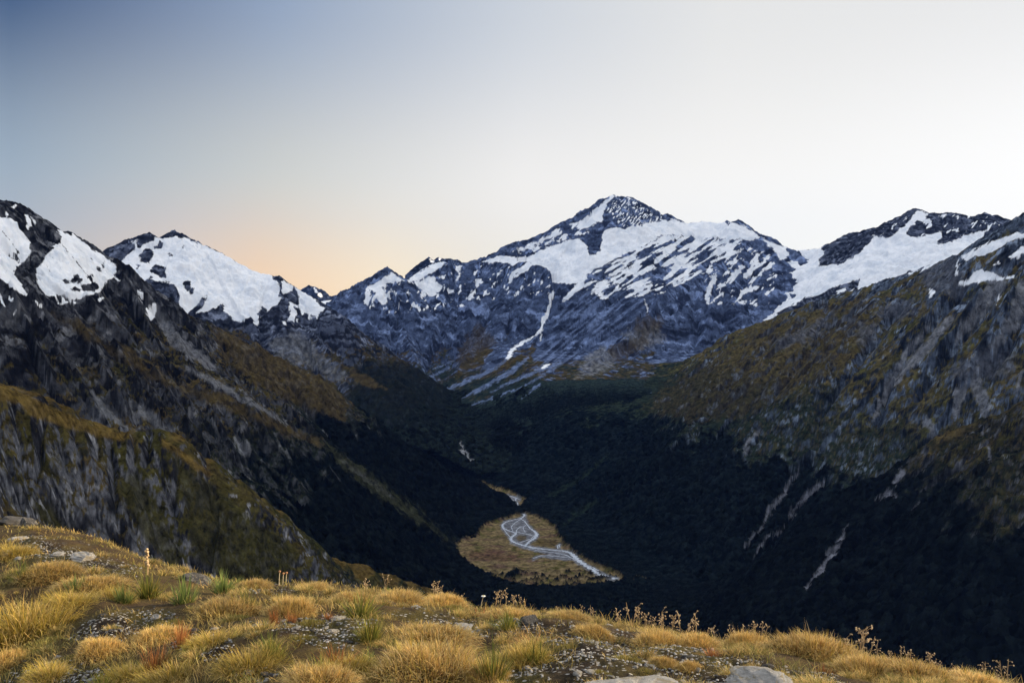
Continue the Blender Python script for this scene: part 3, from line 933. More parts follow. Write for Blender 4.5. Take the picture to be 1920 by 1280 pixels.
def paint_centre(i):
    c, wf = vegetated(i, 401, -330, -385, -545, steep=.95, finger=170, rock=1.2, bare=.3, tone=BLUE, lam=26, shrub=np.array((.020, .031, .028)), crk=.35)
    # long slabs dipping to the lower left, in beds
    u = i['px'] * math.cos(math.radians(-38)) + i['py'] * math.sin(math.radians(-38))
    v = -i['px'] * math.sin(math.radians(-38)) + i['py'] * math.cos(math.radians(-38))
    bed = fbm(u / 60, v / 6, 4, 431, .6)
    zone = sstep(0, 25, poly_sd(i['px'], i['py'], [(1045, 560), (1100, 530), (1250, 550), (1215, 590), (1140, 650), (1080, 690), (1010, 700), (950, 700), (985, 670), (1020, 640)]))
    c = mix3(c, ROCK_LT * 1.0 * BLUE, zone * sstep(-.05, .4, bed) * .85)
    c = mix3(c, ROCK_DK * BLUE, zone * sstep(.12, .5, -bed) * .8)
    c, wf = patches(i, c, wf, [[(1100, 665), (1130, 650), (1155, 668), (1150, 690), (1110, 705), (1080, 710)], [(1160, 625), (1230, 610), (1250, 640), (1200, 655)]], np.array((.17, .175, .185)), 441, jag=10, strength=.7, soft=5, fine=1.2)
    c, wf = patches(i, c, wf, [[(1185, 610), (1215, 590), (1245, 600), (1230, 628), (1200, 640)], [(1140, 650), (1200, 632), (1225, 640), (1190, 660), (1160, 680), (1140, 665)],
                               [(1072, 718), (1105, 706), (1125, 715), (1100, 730), (1075, 728)], [(860, 650), (900, 605), (930, 640), (900, 690), (860, 700)]], TUSSOCK * .9, 442, jag=10, strength=.6, soft=5)
    c, wf = patches(i, c, wf, [[(935, 728), (1000, 712), (1060, 730), (1130, 735), (1190, 716), (1222, 742), (1180, 800), (1040, 800), (940, 775)]], np.array((.020, .031, .028)), 443, jag=16, strength=.92, soft=9, fine=.6)
    c, wf = scree(i, c, wf, FANS, 450, col=SCREE * 1.25 * BLUE, strength=.8, jag=4, k=.6)
    c, wf = scree(i, c, wf, [([(864, 830), (868, 838), (866, 846), (874, 852), (882, 862)], [1.2, 2.2, 3, 1.8, 1.0])], 451, col=np.array((.35, .36, .38)))
    sn = snow_field(i, CENTRE_SNOW, 4.5, 460, CENTRE_HOLES, CENTRE_LINES, CENTRE_ZONES)
    return c, sn, wf


build_relief('central_massif', CENTRE, fan_grid(540, 1560, 3500, 6250, 1.6 / Q, 5.2 / Q), MAT_FAR, paint_centre, gully=(130, 36), rough=11, seed=17, crest_amp=.10, apron=4080, cuts=CENTRE_CUTS)

# ---- glaciated range at the right
RANGE = [
    dict(pts=[(1400, 560, 5600), (1450, 490, 5760), (1474, 468, 5790), (1490, 469, 5800), (1518, 467, 5780), (1540, 465, 5750), (1548, 459, 5730), (1562, 454, 5700), (1580, 444, 5670), (1592, 438, 5655), (1604, 436, 5640), (1616, 437, 5630),
              (1630, 432, 5610), (1636, 428, 5600), (1655, 428, 5590), (1670, 425, 5570), (1690, 411, 5550), (1702, 401, 5530), (1712, 391, 5500), (1719, 396, 5490),
              (1735, 400, 5470), (1750, 401, 5450), (1768, 402, 5430), (1780, 400, 5420), (1793, 401, 5410), (1800, 408, 5400), (1815, 409, 5385), (1830, 408, 5370), (1847, 400, 5350), (1858, 407, 5345), (1867, 402, 5340), (1874, 410, 5330),
              (1884, 420, 5320), (1950, 440, 5200), (2080, 470, 5000)], slope=.62),
    dict(pts=[(1625, 437, 5620), (1600, 470, 5450), (1545, 490, 5380), (1535, 498, 5350)], slope=1.1),
    dict(pts=[(1712, 392, 5500), (1690, 425, 5400), (1660, 447, 5320)], slope=1.0),
    dict(pts=[(1850, 402, 5340), (1790, 440, 5180), (1755, 456, 5080)], slope=1.0),
    dict(pts=[(1612, 521, 5000), (1570, 536, 4950), (1530, 556, 4900), (1480, 575, 4850)], slope=.9),
]
RANGE_SNOW = [
    [(1476, 467), (1518, 466), (1541, 465), (1546, 475), (1536, 485), (1535, 499), (1550, 497), (1562, 497), (1576, 497), (1590, 487), (1610, 476), (1630, 456), (1640, 441),
     (1665, 446), (1680, 436), (1690, 426), (1705, 416), (1712, 402), (1719, 395), (1740, 401), (1735, 413), (1720, 416), (1705, 426), (1700, 441), (1720, 446), (1745, 438),
     (1768, 434), (1765, 445), (1755, 456), (1770, 459), (1790, 451), (1810, 441), (1852, 431), (1840, 450), (1810, 475), (1790, 480), (1760, 495), (1720, 505), (1690, 515),
     (1665, 525), (1640, 535), (1608, 546), (1612, 521), (1590, 530), (1560, 540), (1535, 553), (1510, 558), (1490, 571), (1470, 577), (1460, 585), (1440, 602), (1426, 604),
     (1438, 565), (1450, 532), (1468, 502), (1482, 485)],
    [(1568, 546), (1586, 540), (1585, 546), (1570, 551)], [(1592, 548), (1602, 541), (1598, 550)], [(1760, 405), (1775, 401), (1770, 410)],
]
RANGE_ZONES = [([(1640, 440), (1712, 400), (1870, 405), (1880, 425), (1770, 455), (1700, 445)], math.radians(-50), .15, 9, 2.5)]


def paint_range(i):
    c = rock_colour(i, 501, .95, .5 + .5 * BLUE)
    return c, snow_field(i, RANGE_SNOW, 4.5, 560, (), (), RANGE_ZONES), np.zeros(len(c))


build_relief('glacier_range', RANGE, fan_grid(1380, 2060, 4500, 6000, 1.7 / Q, 5.2 / Q), MAT_FAR, paint_range, gully=(130, 30), rough=9, seed=23, carve=False)

# ---- long slope on the right of the valley
RIGHT = [
    dict(pts=[(2850, 205, 1300), (2700, 235, 1550), (2500, 270, 1850), (2300, 310, 2050), (2150, 330, 2250), (2060, 355, 2400), (1990, 374, 2500), (1950, 388, 2560), (1920, 401, 2610), (1900, 412, 2680), (1880, 424, 2740), (1850, 446, 2840), (1815, 466, 2970),
              (1800, 476, 3020), (1785, 481, 3080), (1772, 487, 3120), (1740, 500, 3200), (1715, 512, 3280), (1690, 522, 3350), (1640, 535, 3480), (1600, 549, 3600), (1560, 558, 3720), (1500, 578, 3900),
              (1440, 601, 4050), (1400, 617, 4130), (1370, 640, 4140), (1310, 680, 4080), (1250, 725, 3980), (1200, 766, 3870), (1150, 802, 3730), (1100, 847, 3580), (1050, 892, 3390), (1012, 926, 3210), (988, 950, 3060)],
         slope=[1.0] * 14 + [.78] * 7 + [.66] * 13),
    dict(pts=[(1690, 525, 3340), (1660, 560, 3150), (1640, 600, 2950), (1600, 660, 2750)], slope=.75),
    dict(pts=[(1560, 560, 3710), (1520, 620, 3450), (1460, 680, 3250), (1400, 740, 3100), (1330, 800, 2980)], slope=.62),
    dict(pts=[(1400, 620, 4120), (1340, 690, 3850), (1270, 760, 3600), (1180, 850, 3300), (1100, 930, 3050)], slope=.62),
    dict(pts=[(1800, 480, 3000), (1830, 540, 2750), (1790, 640, 2500)], slope=.95),
]
# the nearer spur of that slope, at the right edge
SPUR = [
    dict(pts=[(2420, 560, 1250), (2250, 610, 1380), (2100, 668, 1500), (2000, 712, 1580), (1960, 735, 1615), (1920, 757, 1650), (1878, 778, 1690), (1837, 790, 1730), (1810, 808, 1755), (1777, 834, 1785), (1750, 846, 1800), (1725, 861, 1820), (1680, 888, 1850), (1640, 925, 1870),
              (1590, 980, 1880), (1530, 1040, 1870), (1470, 1095, 1830), (1400, 1150, 1760)], slope=.86),
    dict(pts=[(2050, 700, 1500), (1960, 850, 1450), (1860, 960, 1420), (1720, 1080, 1400), (1560, 1180, 1400)], slope=.8),
]
RIGHT_SNOW = [
    [(1800, 481), (1830, 466), (1860, 451), (1900, 439), (1922, 435), (2000, 408), (2000, 432), (1920, 448), (1890, 455), (1870, 468), (1850, 475), (1830, 480), (1812, 488)],
    [(1815, 526), (1825, 511), (1840, 503), (1860, 512), (1881, 518), (1902, 516), (1900, 521), (1870, 526), (1835, 531), (1825, 530), (1815, 536), (1797, 537), (1797, 531)],
    [(1742, 543), (1749, 543), (1754, 548), (1748, 558), (1743, 560)], [(1870, 570), (1873, 551), (1877, 550), (1874, 562)], [(1890, 482), (1922, 461), (1940, 455), (1922, 473), (1900, 482)],
    [(1861, 497), (1872, 489), (1876, 493), (1865, 498)], [(1700, 510), (1735, 495), (1755, 491), (1740, 501), (1705, 516)], [(1793, 490), (1797, 488), (1795, 515), (1791, 515)],
]


RIGHT_CUTS = [
    ([(1800, 545), (1740, 610), (1695, 665), (1665, 720), (1640, 790)], 16, -51), ([(1870, 540), (1820, 610), (1770, 670), (1720, 740)], 16, -44), ([(1930, 560), (1890, 640), (1850, 700)], 16, -44),
    ([(1690, 570), (1640, 640), (1590, 700), (1540, 770)], 14, -34), ([(1560, 610), (1500, 680), (1440, 750)], 14, -31), ([(1450, 640), (1390, 700), (1330, 770)], 13, -27),
    ([(1497, 880), (1482, 905), (1470, 925), (1455, 945), (1430, 985), (1395, 1025)], 17, -27), ([(1545, 905), (1500, 945), (1470, 988), (1440, 1010), (1410, 1048)], 17, -27), ([(1600, 960), (1560, 1040), (1512, 1105)], 17, -31),
    ([(1770, 560), (1710, 640), (1670, 700)], 16, 37), ([(1840, 560), (1790, 630), (1740, 690)], 16, 41), ([(1900, 560), (1860, 640), (1800, 720)], 17, 41), ([(1640, 570), (1590, 640), (1530, 720)], 16, 27),
    ([(1500, 600), (1440, 680), (1380, 740)], 16, 24), ([(1420, 800), (1380, 850), (1320, 920)], 18, 27), ([(1520, 860), (1460, 900), (1400, 980)], 18, 31), ([(1300, 800), (1240, 870), (1180, 930)], 18, 27),
    ([(1350, 880), (1290, 950), (1220, 1020)], 18, -27), ([(1240, 830), (1180, 890), (1110, 950)], 16, -24),
]


def paint_right(i):
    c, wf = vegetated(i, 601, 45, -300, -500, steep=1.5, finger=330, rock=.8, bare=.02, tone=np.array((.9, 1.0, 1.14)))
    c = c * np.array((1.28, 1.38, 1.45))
    c, wf = patches(i, c, wf, [[(1240, 730), (1310, 684), (1400, 622), (1440, 604), (1500, 586), (1560, 568), (1640, 560), (1640, 640), (1560, 700), (1470, 740), (1420, 770), (1300, 790), (1215, 770)]],
                    TUSSOCK * .8, 611, jag=20, strength=.45, soft=10, fine=.8)
    # grey rock bands and crags among the grass
    c, wf = patches(i, c, wf, [[(1440, 640), (1490, 622), (1540, 600), (1560, 602), (1510, 640), (1470, 652)], [(1640, 575), (1700, 560), (1720, 580), (1690, 600), (1650, 598)],
                               [(1780, 690), (1850, 655), (1910, 660), (1900, 700), (1830, 720), (1790, 715)], [(1600, 620), (1640, 600), (1650, 640), (1610, 650)],
                               [(1730, 500), (1790, 482), (1810, 540), (1790, 560), (1730, 540)]], np.array((.085, .09, .105)), 612, jag=16, strength=.75, soft=6, fine=1.0)
    c, wf = scree(i, c, wf, [([(1745, 610), (1700, 660), (1670, 710), (1655, 750), (1638, 788)], [4, 6, 6, 8, 2]), ([(1780, 600), (1730, 660), (1690, 700), (1665, 735)], [8, 10, 6, 2]),
                             ([(1870, 530), (1840, 580), (1790, 640)], [16, 14, 5]), ([(1920, 540), (1900, 600), (1860, 650)], [16, 14, 5]),
                             ([(1800, 735), (1795, 770), (1790, 780)], [13, 8, 3]), ([(1830, 722), (1846, 760), (1845, 780)], [12, 12, 5]), ([(1740, 790), (1748, 815), (1752, 838)], [9, 4, 2]),
                             ([(1422, 806), (1405, 830), (1398, 845)], [3, 2.5, 4]), ([(1915, 700), (1905, 730)], [5, 3])], 620, strength=.85)
    # stony stream beds through the forest
    c, wf = scree(i, c, wf, [([(1497, 880), (1482, 905), (1470, 925), (1455, 945), (1440, 965), (1430, 985), (1412, 1005), (1395, 1025)], [1, 1.6, 3, 4, 2.4, 1.4, 2.2, .8]),
                             ([(1545, 905), (1520, 925), (1500, 945), (1480, 975), (1470, 988)], [2.5, 4.5, 2.4, 1.6, .8]), ([(1470, 990), (1440, 1010), (1425, 1025), (1410, 1048)], [1.6, 1.6, 1.2, .8]),
                             ([(1590, 985), (1575, 1015), (1560, 1040), (1545, 1065), (1525, 1085), (1512, 1105)], [1.2, 2.2, 4, 4.5, 2.2, 2.6]), ([(1690, 885), (1678, 905)], [6, 3]),
                             ([(1670, 925), (1640, 940), (1665, 930), (1678, 932)], [4, 1, 2, 3]), ([(1720, 945), (1710, 958)], [1.5, 1.5])], 630, col=np.array((.16, .165, .19)), strength=.85)
    c, wf = scree(i, c, wf, [([(1120, 940), (1080, 965), (1060, 985)], [2, 4, 2]), ([(1140, 855), (1100, 890), (1060, 915), (1030, 930)], [2.5, 3, 4, 2])], 640, col=np.array((.014, .022, .014)), strength=.7)
    sn = snow_field(i, RIGHT_SNOW, 5, 660)
    return c, sn, wf


def paint_spur(i):
    c, wf = vegetated(i, 701, -130, -265, -345, steep=1.5, finger=200, rock=.7, bare=.1)
    c, wf = scree(i, c, wf, [([(1590, 985), (1575, 1015), (1560, 1040), (1545, 1065), (1525, 1085), (1512, 1105)], [1.2, 2.2, 4, 4.5, 2.2, 2.6]), ([(1690, 885), (1678, 905)], [6, 3]),
                             ([(1670, 925), (1640, 940), (1665, 930), (1678, 932)], [4, 1, 2, 3]), ([(1720, 945), (1710, 958)], [1.5, 1.5]), ([(1855, 840), (1856, 862)], [3, 2]),
                             ([(1840, 800), (1842, 815)], [3, 2])], 630, col=np.array((.16, .165, .19)), strength=.85)
    return c, np.zeros(len(c)), wf


build_relief('right_slope', RIGHT, fan_grid(930, 2330, 1750, 4350, 1.8 / Q, 4.2 / Q), MAT_MID, paint_right, gully=(150, 34), rough=9, seed=29, warp=40, cuts=RIGHT_CUTS)
build_relief('sun_block_slope', RIGHT[:1], fan_grid(2320, 3400, 900, 2700, 10, 20), MAT_MID, paint_right, gully=(150, 34), rough=9, seed=29, warp=40)  # unseen end of the crest, added to shade the left cliff from the sun
build_relief('right_spur', SPUR, fan_grid(1180, 2380, 950, 2250, 1.9 / Q, 3.0 / Q), MAT_MID, paint_spur, gully=(120, 26), rough=8, seed=37, warp=40)

# ---- unseen range, added right of the view to keep the sun off the mountains
SUN_BLOCK = [dict(xyz=[(6600, 8000, 2400), (6200, 7000, 2400), (5700, 5800, 2350), (4900, 4300, 2050), (4000, 3000, 1650), (3500, 2250, 1300), (3350, 1750, 1050), (3300, 1480, 950)], slope=1.6)]


def paint_sun_block(i):
    c = rock_colour(i, 541, .95)
    return c, sstep(250, 500, i['z'] + 150 * fbm(i['x'] / 200, i['y'] / 200, 3, 5)), np.zeros(len(c))


build_relief('sun_block_range', SUN_BLOCK, fan_grid(1990, 4400, 1000, 9000, 14, 40), MAT_FAR, paint_sun_block, gully=(200, 30), rough=9, seed=53, carve=False)

# ---- far peaks on the skyline
FARP = [dict(pts=[(470, 600, 9000), (540, 562, 9000), (560, 549, 9000), (572, 538, 9000), (579, 534, 9000), (584, 536, 9000), (590, 537, 9000), (597, 546, 9000), (606, 554, 9000), (622, 555, 9000), (632, 553, 9000), (642, 557, 9000), (650, 556, 9000),
                  (653, 546, 9000), (661, 544, 9000), (666, 549, 9000), (680, 560, 9000), (720, 600, 9000)], slope=.8)]
FARP2 = [dict(pts=[(770, 530, 7600), (788, 509, 7600), (796, 498, 7600), (804, 481, 7600), (808, 486, 7600), (814, 491, 7600), (821, 482, 7600), (828, 485, 7600), (845, 485, 7600), (850, 487, 7600), (858, 487, 7600), (863, 494, 7600), (880, 510, 7600), (920, 540, 7600)], slope=.85)]
FARSNOW = [dict(pts=[(540, 600, 7000), (575, 572, 7000), (596, 566, 7000), (612, 563, 7000), (632, 561, 7000), (650, 566, 7000), (690, 600, 7000)], slope=.5)]


def paint_far(snows):
    def f(i):
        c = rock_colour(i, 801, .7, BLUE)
        return c, snow_field(i, snows, 3, 860), np.zeros(len(c))
    return f


build_relief('far_peak', FARP, fan_grid(480, 720, 8300, 9400, 1.8, 14), MAT_FAR, paint_far([[(585, 537), (590, 539), (600, 550), (607, 556), (600, 557), (592, 548)]]), gully=(160, 30), rough=9, seed=41, carve=False, crest_amp=.1)
build_relief('far_crag', FARP2, fan_grid(760, 920, 7000, 7900, 1.6, 12), MAT_FAR, paint_far([[(806, 484), (812, 488), (815, 493), (808, 491)], [(822, 482), (828, 484), (826, 490)]]), gully=(120, 24), rough=8, seed=43, carve=False, crest_amp=.1)
build_relief('far_snowfield', FARSNOW, fan_grid(540, 700, 6400, 7200, 1.8, 12), MAT_FAR, paint_far([[(500, 540), (700, 540), (700, 640), (500, 640)]]), gully=(160, 8), rough=3, seed=47, carve=False, crest_amp=.1)

RIVER = [
    ([(978, 962), (984, 966), (978, 972), (962, 975), (948, 979), (942, 984), (943, 990), (953, 995), (963, 998), (968, 1001), (962, 1005), (957, 1010), (960, 1015), (970, 1019), (985, 1024), (1003, 1028), (1030, 1031),
      (1055, 1033), (1068, 1036), (1076, 1042), (1082, 1050), (1098, 1060), (1115, 1071), (1132, 1080), (1148, 1085), (1158, 1084)], [5, 4, 2.5, 2.2, 3, 4.5, 5, 4, 3.5, 4.5, 4.5, 5, 6, 6, 7, 5.5, 4, 4.5, 6, 9, 9, 9, 10, 10, 9, 4]),
    ([(975, 972), (983, 977), (988, 983), (993, 990), (1003, 997), (1007, 1003), (1002, 1010), (993, 1015), (987, 1021), (984, 1024)], [2, 2.2, 2, 3.5, 5, 7, 6, 5, 5, 5]),
    ([(968, 1001), (968, 994), (975, 988), (988, 986)], [2, 2.2, 2, 1.5]), ([(968, 997), (980, 1000), (998, 1004)], [1.8, 2, 2]), ([(1046, 1029), (1045, 1024), (1050, 1020), (1048, 1027)], [1.5, 1.5, 2, 1.5]),
    ([(1000, 1047), (1014, 1042), (1030, 1042), (1055, 1044), (1074, 1047)], [1.2, 2.0, 1.6, 1.3, 1.2]),
    ([(1195, 1090), (1202, 1093), (1208, 1095)], [2, 3.5, 2]), ([(1275, 1142), (1280, 1136), (1287, 1133), (1291, 1130)], [4, 7, 6, 2]),
    ([(956, 930), (962, 932), (968, 934), (974, 936)], [2.5, 3, 3, 2]), ([(968, 934), (966, 938), (970, 943), (972, 949)], [2.5, 2.5, 2, 1.5]), ([(952, 932), (958, 937), (965, 939)], [2, 3, 2]),
    ([(984, 966), (976, 974), (966, 980), (958, 988), (962, 996)], [1.2, 1.6, 1.6, 1.6, 1.2]), ([(970, 1019), (986, 1014), (996, 1010), (1003, 1004)], [1.4, 1.6, 1.6, 1.2]),
    ([(985, 1024), (1005, 1032), (1035, 1036), (1060, 1040), (1078, 1050)], [1.2, 1.8, 1.6, 1.8, 2.2]), ([(943, 990), (950, 1000), (958, 1008)], [1.2, 1.4, 1.2]),
    ([(1098, 1060), (1112, 1064), (1128, 1074), (1140, 1082)], [1.5, 2, 2, 1.5]), ([(988, 983), (980, 990), (985, 998)], [1.2, 1.5, 1.2]),
]

# ---- valley floor: river flats and the forest round them
VMAT = terrain_material('valley_ground', 14, 2.5, 13)


def build_floor():
    X, Y = fan_grid(600, 1900, 900, 4260, 2.2 / Q, 4.2 / Q)
    x, y = X.ravel(), Y.ravel()
    dd = np.minimum(poly_dist_w(x, y, FLATS_W), poly_dist_w(x, y, UPPER_W))
    wig = 9 * fbm(x / 26, y / 26, 3, 71, .6)
    out = sstep(-4, 5, dd + wig)
    z0 = floor_z(y, x)
    Z = z0 + .8 * fbm(x / 60, y / 60, 3, 72)
    Z = Z - .3 * np.clip(y - 4135, 0, None)              # dips under the scree of the valley head
    px, py = to_px(x, y, z0)
    i = dict(x=x, y=y, z=Z, px=px, py=py)
    n = fbm(x / 45, y / 45, 4, 73)
    fine = fbm(x / 14, y / 14, 4, 74, .6)
    c = np.repeat((TUSSOCK * np.array((1.95, 2.0, 2.5)))[None], len(x), 0)
    c = mix3(c, OLIVE * 1.6, sstep(.0, .6, n))
    c = mix3(c, np.array((.10, .062, .042)), sstep(.15, .6, fbm(x / 90, y / 30, 3, 75)) * .9)
    c = c * (1 + .28 * fine)[:, None]
    wf = out.copy()
    c, _ = patches(i, c, wf, [[(943, 978), (960, 972), (985, 968), (992, 985), (1008, 1000), (1003, 1012), (990, 1020), (1000, 1026), (1050, 1032), (1075, 1040), (1085, 1050), (1060, 1048), (1020, 1036),
                               (985, 1028), (962, 1018), (955, 1005), (962, 996), (945, 990)], [(1020, 1042), (1050, 1038), (1085, 1045), (1100, 1058), (1080, 1050), (1040, 1048)]],
                   np.array((.125, .13, .145)), 81, jag=4, strength=.95, soft=2)
    c, _ = patches(i, c, wf, [[(965, 1005), (985, 1002), (990, 1012), (975, 1016)], [(1000, 1010), (1040, 1012), (1050, 1025), (1010, 1024)]], TUSSOCK, 82, jag=4, strength=.8, soft=2)
    c, _ = patches(i, c, wf, [[(870, 1036), (930, 1028), (975, 1042), (970, 1050), (900, 1052)]], np.array((.075, .035, .026)), 83, jag=10, strength=.6, soft=3)
    c, _ = patches(i, c, wf, [[(938, 924), (955, 926), (975, 934), (968, 946), (955, 940)]], np.array((.13, .135, .15)), 84, jag=4, strength=.8, soft=2)
    for ln, w_ in RIVER:                                  # gravel along the braids
        wv = np.array(w_) * .42
        gq = sstep(-1.5, 1.5, line_sd(px + 2 * fine, py + 1.5 * n, ln, 2.2 + .8 * wv) + 1.6 * fine)
        c = mix3(c, np.array((.17, .175, .19)), gq * .9)
    # scattered dark scrub on the near edge of the flats
    blob = sstep(.28, .42, fbm(x / 20, y / 14, 3, 85)) * sstep(1062, 1080, py + 8 * n)
    blob = np.maximum(blob, sstep(-1, 3, poly_sd(px + 5 * fine, py + 4 * n, [(955, 1074), (972, 1066), (978, 1080), (965, 1088), (950, 1090), (945, 1084)])))
    blob = np.maximum(blob, sstep(-1, 2, poly_sd(px + 5 * fine, py + 3 * n, [(1098, 1086), (1130, 1080), (1150, 1082), (1120, 1091), (1100, 1092)])) * .9)
    wf = np.maximum(wf, blob)
    fq = sstep(-.5, 1.2, line_sd(px + fine, py + fine, [(864, 830), (868, 838), (866, 846), (874, 852), (882, 862)], [1.2, 2.2, 3, 1.8, 1.0]))
    for ln, w_ in RIVER[6:8]:
        wf = wf * (1 - sstep(-2, 2, line_sd(px, py, ln, 5)))
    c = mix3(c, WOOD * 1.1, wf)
    up = sstep(3780, 4120, y + 70 * n)
    c = mix3(c, np.array((.020, .031, .028)) * (1 + .4 * fine)[:, None], wf * up)
    wf = wf * (1 - up)
    c, wf = scree(i, c, wf, FANS, 450, col=SCREE * 1.25 * BLUE, strength=.8, jag=4, k=.6)
    c = mix3(c, np.array((.35, .37, .40)), fq)
    wf = wf * (1 - fq)
    Z = Z + wf * (6 + 7 * np.abs(gnoise(x / 8, y / 8, 78)) * 2)
    grid_mesh('valley_floor', X, Y, Z.reshape(X.shape), None, VMAT, dict(albedo=np.clip(c, .0008, .9), snow=np.zeros(len(x)), wood=wf), 'structure')


build_floor()

# ---- the braided river, pale glacial water lying in its bed
wm, nt, b = new_mat('river_water')
b.inputs['Base Color'].default_value = (.40, .44, .50, 1)
b.inputs['Roughness'].default_value = .28
b.inputs['Specular IOR Level'].default_value = .5
wnz = N(nt, 'ShaderNodeTexNoise')
wnz.inputs['Scale'].default_value = .22
wnz.inputs['Detail'].default_value = 4
wg = N(nt, 'ShaderNodeNewGeometry')
nt.links.new(wg.outputs['Position'], wnz.inputs['Vector'])
wr = N(nt, 'ShaderNodeValToRGB')
wr.color_ramp.elements[0].position = .35
wr.color_ramp.elements[0].color = (.26, .30, .37, 1)
wr.color_ramp.elements[1].position = .62
wr.color_ramp.elements[1].color = (.62, .66, .72, 1)
nt.links.new(wnz.outputs['Fac'], wr.inputs[0])
nt.links.new(wr.outputs[0], b.inputs['Base Color'])
wb = N(nt, 'ShaderNodeBump')
wb.inputs['Distance'].default_value = .3
nt.links.new(wnz.outputs['Fac'], wb.inputs['Height'])
nt.links.new(wb.outputs[0], b.inputs['Normal'])

RV, RF = [], []
for pts, ws in RIVER:
    P = np.array([on_floor(*p) for p in pts])
    # smooth the line
    t = np.arange(len(P))
    tt = np.linspace(0, len(P) - 1, (len(P) - 1) * 7 + 1)
    Pm = np.stack([np.interp(tt, t, P[:, k]) for k in range(3)], 1)
    Wm = np.interp(tt, t, ws)
    for _ in range(3):
        Pm[1:-1] = .25 * Pm[:-2] + .5 * Pm[1:-1] + .25 * Pm[2:]
    dr = np.gradient(Pm[:, :2], axis=0)
    dr /= np.linalg.norm(dr, axis=1)[:, None] + 1e-9
    nn = np.stack([-dr[:, 1], dr[:, 0]], 1)
    base = len(RV)
    for k in range(len(Pm)):
        wl_ = .85 * Wm[k] * (1 + .5 * math.sin(k * 1.7 + base))
        wr_ = .85 * Wm[k] * (1 + .5 * math.sin(k * 2.3 + 1 + base))
        zz = float(floor_z(Pm[k, 1])) + 1.6 + .004 * (len(RF) % 3)
        RV.append((Pm[k, 0] + nn[k, 0] * wl_, Pm[k, 1] + nn[k, 1] * wl_, zz))
        RV.append((Pm[k, 0] - nn[k, 0] * wr_, Pm[k, 1] - nn[k, 1] * wr_, zz))
    for k in range(len(Pm) - 1):
        a = base + 2 * k
        RF.append((a, a + 1, a + 3, a + 2))
river = bpy.data.objects.new('river', poly_mesh('river', RV, [np.array(RF)], wm))
river['kind'] = 'structure'
COL.objects.link(river)
HAZE = True

# ------------------------------------------------------------------ the grassy ridge in front
CREST = [(-900, 880, 24), (-400, 930, 20), (-150, 966, 17.5), (0, 980, 16.5), (60, 980, 16), (120, 997, 15), (190, 1015, 14), (230, 1033, 13.4), (270, 1052, 12.8), (330, 1066, 12.2),
         (400, 1085, 11.2), (430, 1094, 10.8), (520, 1096, 10.3), (650, 1101, 9.8), (720, 1112, 9.5), (800, 1127, 9.2), (870, 1146, 9.0), (940, 1144, 8.8), (1000, 1148, 8.6),
         (1090, 1160, 8.2), (1150, 1172, 8.0), (1250, 1186, 7.6), (1320, 1200, 7.3), (1430, 1219, 6.9), (1480, 1234, 6.7), (1600, 1250, 6.3), (1700, 1271, 6.0), (1800, 1287, 5.7),
         (1920, 1303, 5.4), (2200, 1345, 5.0), (2800, 1420, 4.6)]
_cu = np.array([ray(c[0], c[1])[0] for c in CREST])
_cv = np.array([ray(c[0], c[1])[1] for c in CREST])
_cy = np.array([c[2] for c in CREST])
KCURVE = .17


def ridge_z(x, y, bumps=True):
    """height of the ridge top: gently convex, falling away from the camera"""
    x = np.asarray(x, float)
    y = np.asarray(y, float)
    u = x / np.maximum(y, .5)
    v = np.interp(u, _cu, _cv)
    yc = np.interp(u, _cu, _cy)
    z = v * y - KCURVE * (y - yc) ** 2 / yc
    if bumps:
        z = z + .10 * fbm(x / 1.2, y / 1.2, 3, 901) + .022 * fbm(x / .25, y / .25, 3, 902)
    return z


def on_ridge(px, py):
    """the place on the ridge top seen at a point of the photograph"""
    u, v = ray(px, py)
    yc = float(np.interp(u, _cu, _cy))
    vc = float(np.interp(u, _cu, _cv))
    if v >= vc:
        y = yc
    else:
        # v = vc - k (y-yc)^2/(yc y)  ->  nearer solution
        q = (vc - v) / KCURVE
        bb = 2 * yc + q * yc
        y = .5 * (bb - math.sqrt(bb * bb - 4 * yc * yc))
    return u * y, y


# bare stony ground, as seen
BARE = [[(985, 1190), (1100, 1178), (1240, 1200), (1340, 1222), (1440, 1240), (1480, 1262), (1600, 1290), (930, 1290), (960, 1250), (1030, 1240), (1040, 1210)],
        [(25, 1014), (70, 1008), (140, 1024), (210, 1046), (255, 1074), (200, 1078), (120, 1062), (45, 1044)],
        [(590, 1160), (660, 1150), (690, 1172), (660, 1215), (560, 1195), (460, 1185), (470, 1165), (540, 1168)],
        [(140, 1165), (250, 1145), (330, 1150), (330, 1180), (230, 1195), (130, 1200)],
        [(320, 1190), (420, 1180), (440, 1215), (380, 1240), (320, 1225)], [(0, 1245), (120, 1235), (220, 1250), (200, 1290), (0, 1290)],
        [(720, 1150), (790, 1145), (860, 1160), (920, 1185), (880, 1190), (800, 1165)], [(450, 1100), (550, 1105), (560, 1112), (460, 1110)],
        [(700, 1250), (760, 1262), (930, 1285), (680, 1290)], [(900, 1160), (1000, 1160), (1080, 1172), (1000, 1182), (920, 1175)],
        [(430, 1255), (520, 1262), (500, 1275), (430, 1270)], [(1440, 1255), (1560, 1262), (1620, 1290), (1400, 1290)]]


def bare_mask(px, py, x, y):
    v = np.full(px.shape, -40.0)
    jx = px + 22 * fbm(x / .5, y / .5, 3, 911)
    jy = py + 10 * fbm(x / .5 + 7, y / .5, 3, 912)
    for p in BARE:
        v = np.maximum(v, poly_sd(jx, jy, p))
    return sstep(-10, 8, v)


# ground material: dark peaty soil, moss, straw litter and pale chips of schist
gm, nt, b = new_mat('alpine_soil')
L = nt.links.new
geo = N(nt, 'ShaderNodeNewGeometry')
bare_at = N(nt, 'ShaderNodeAttribute', attribute_name='bare')


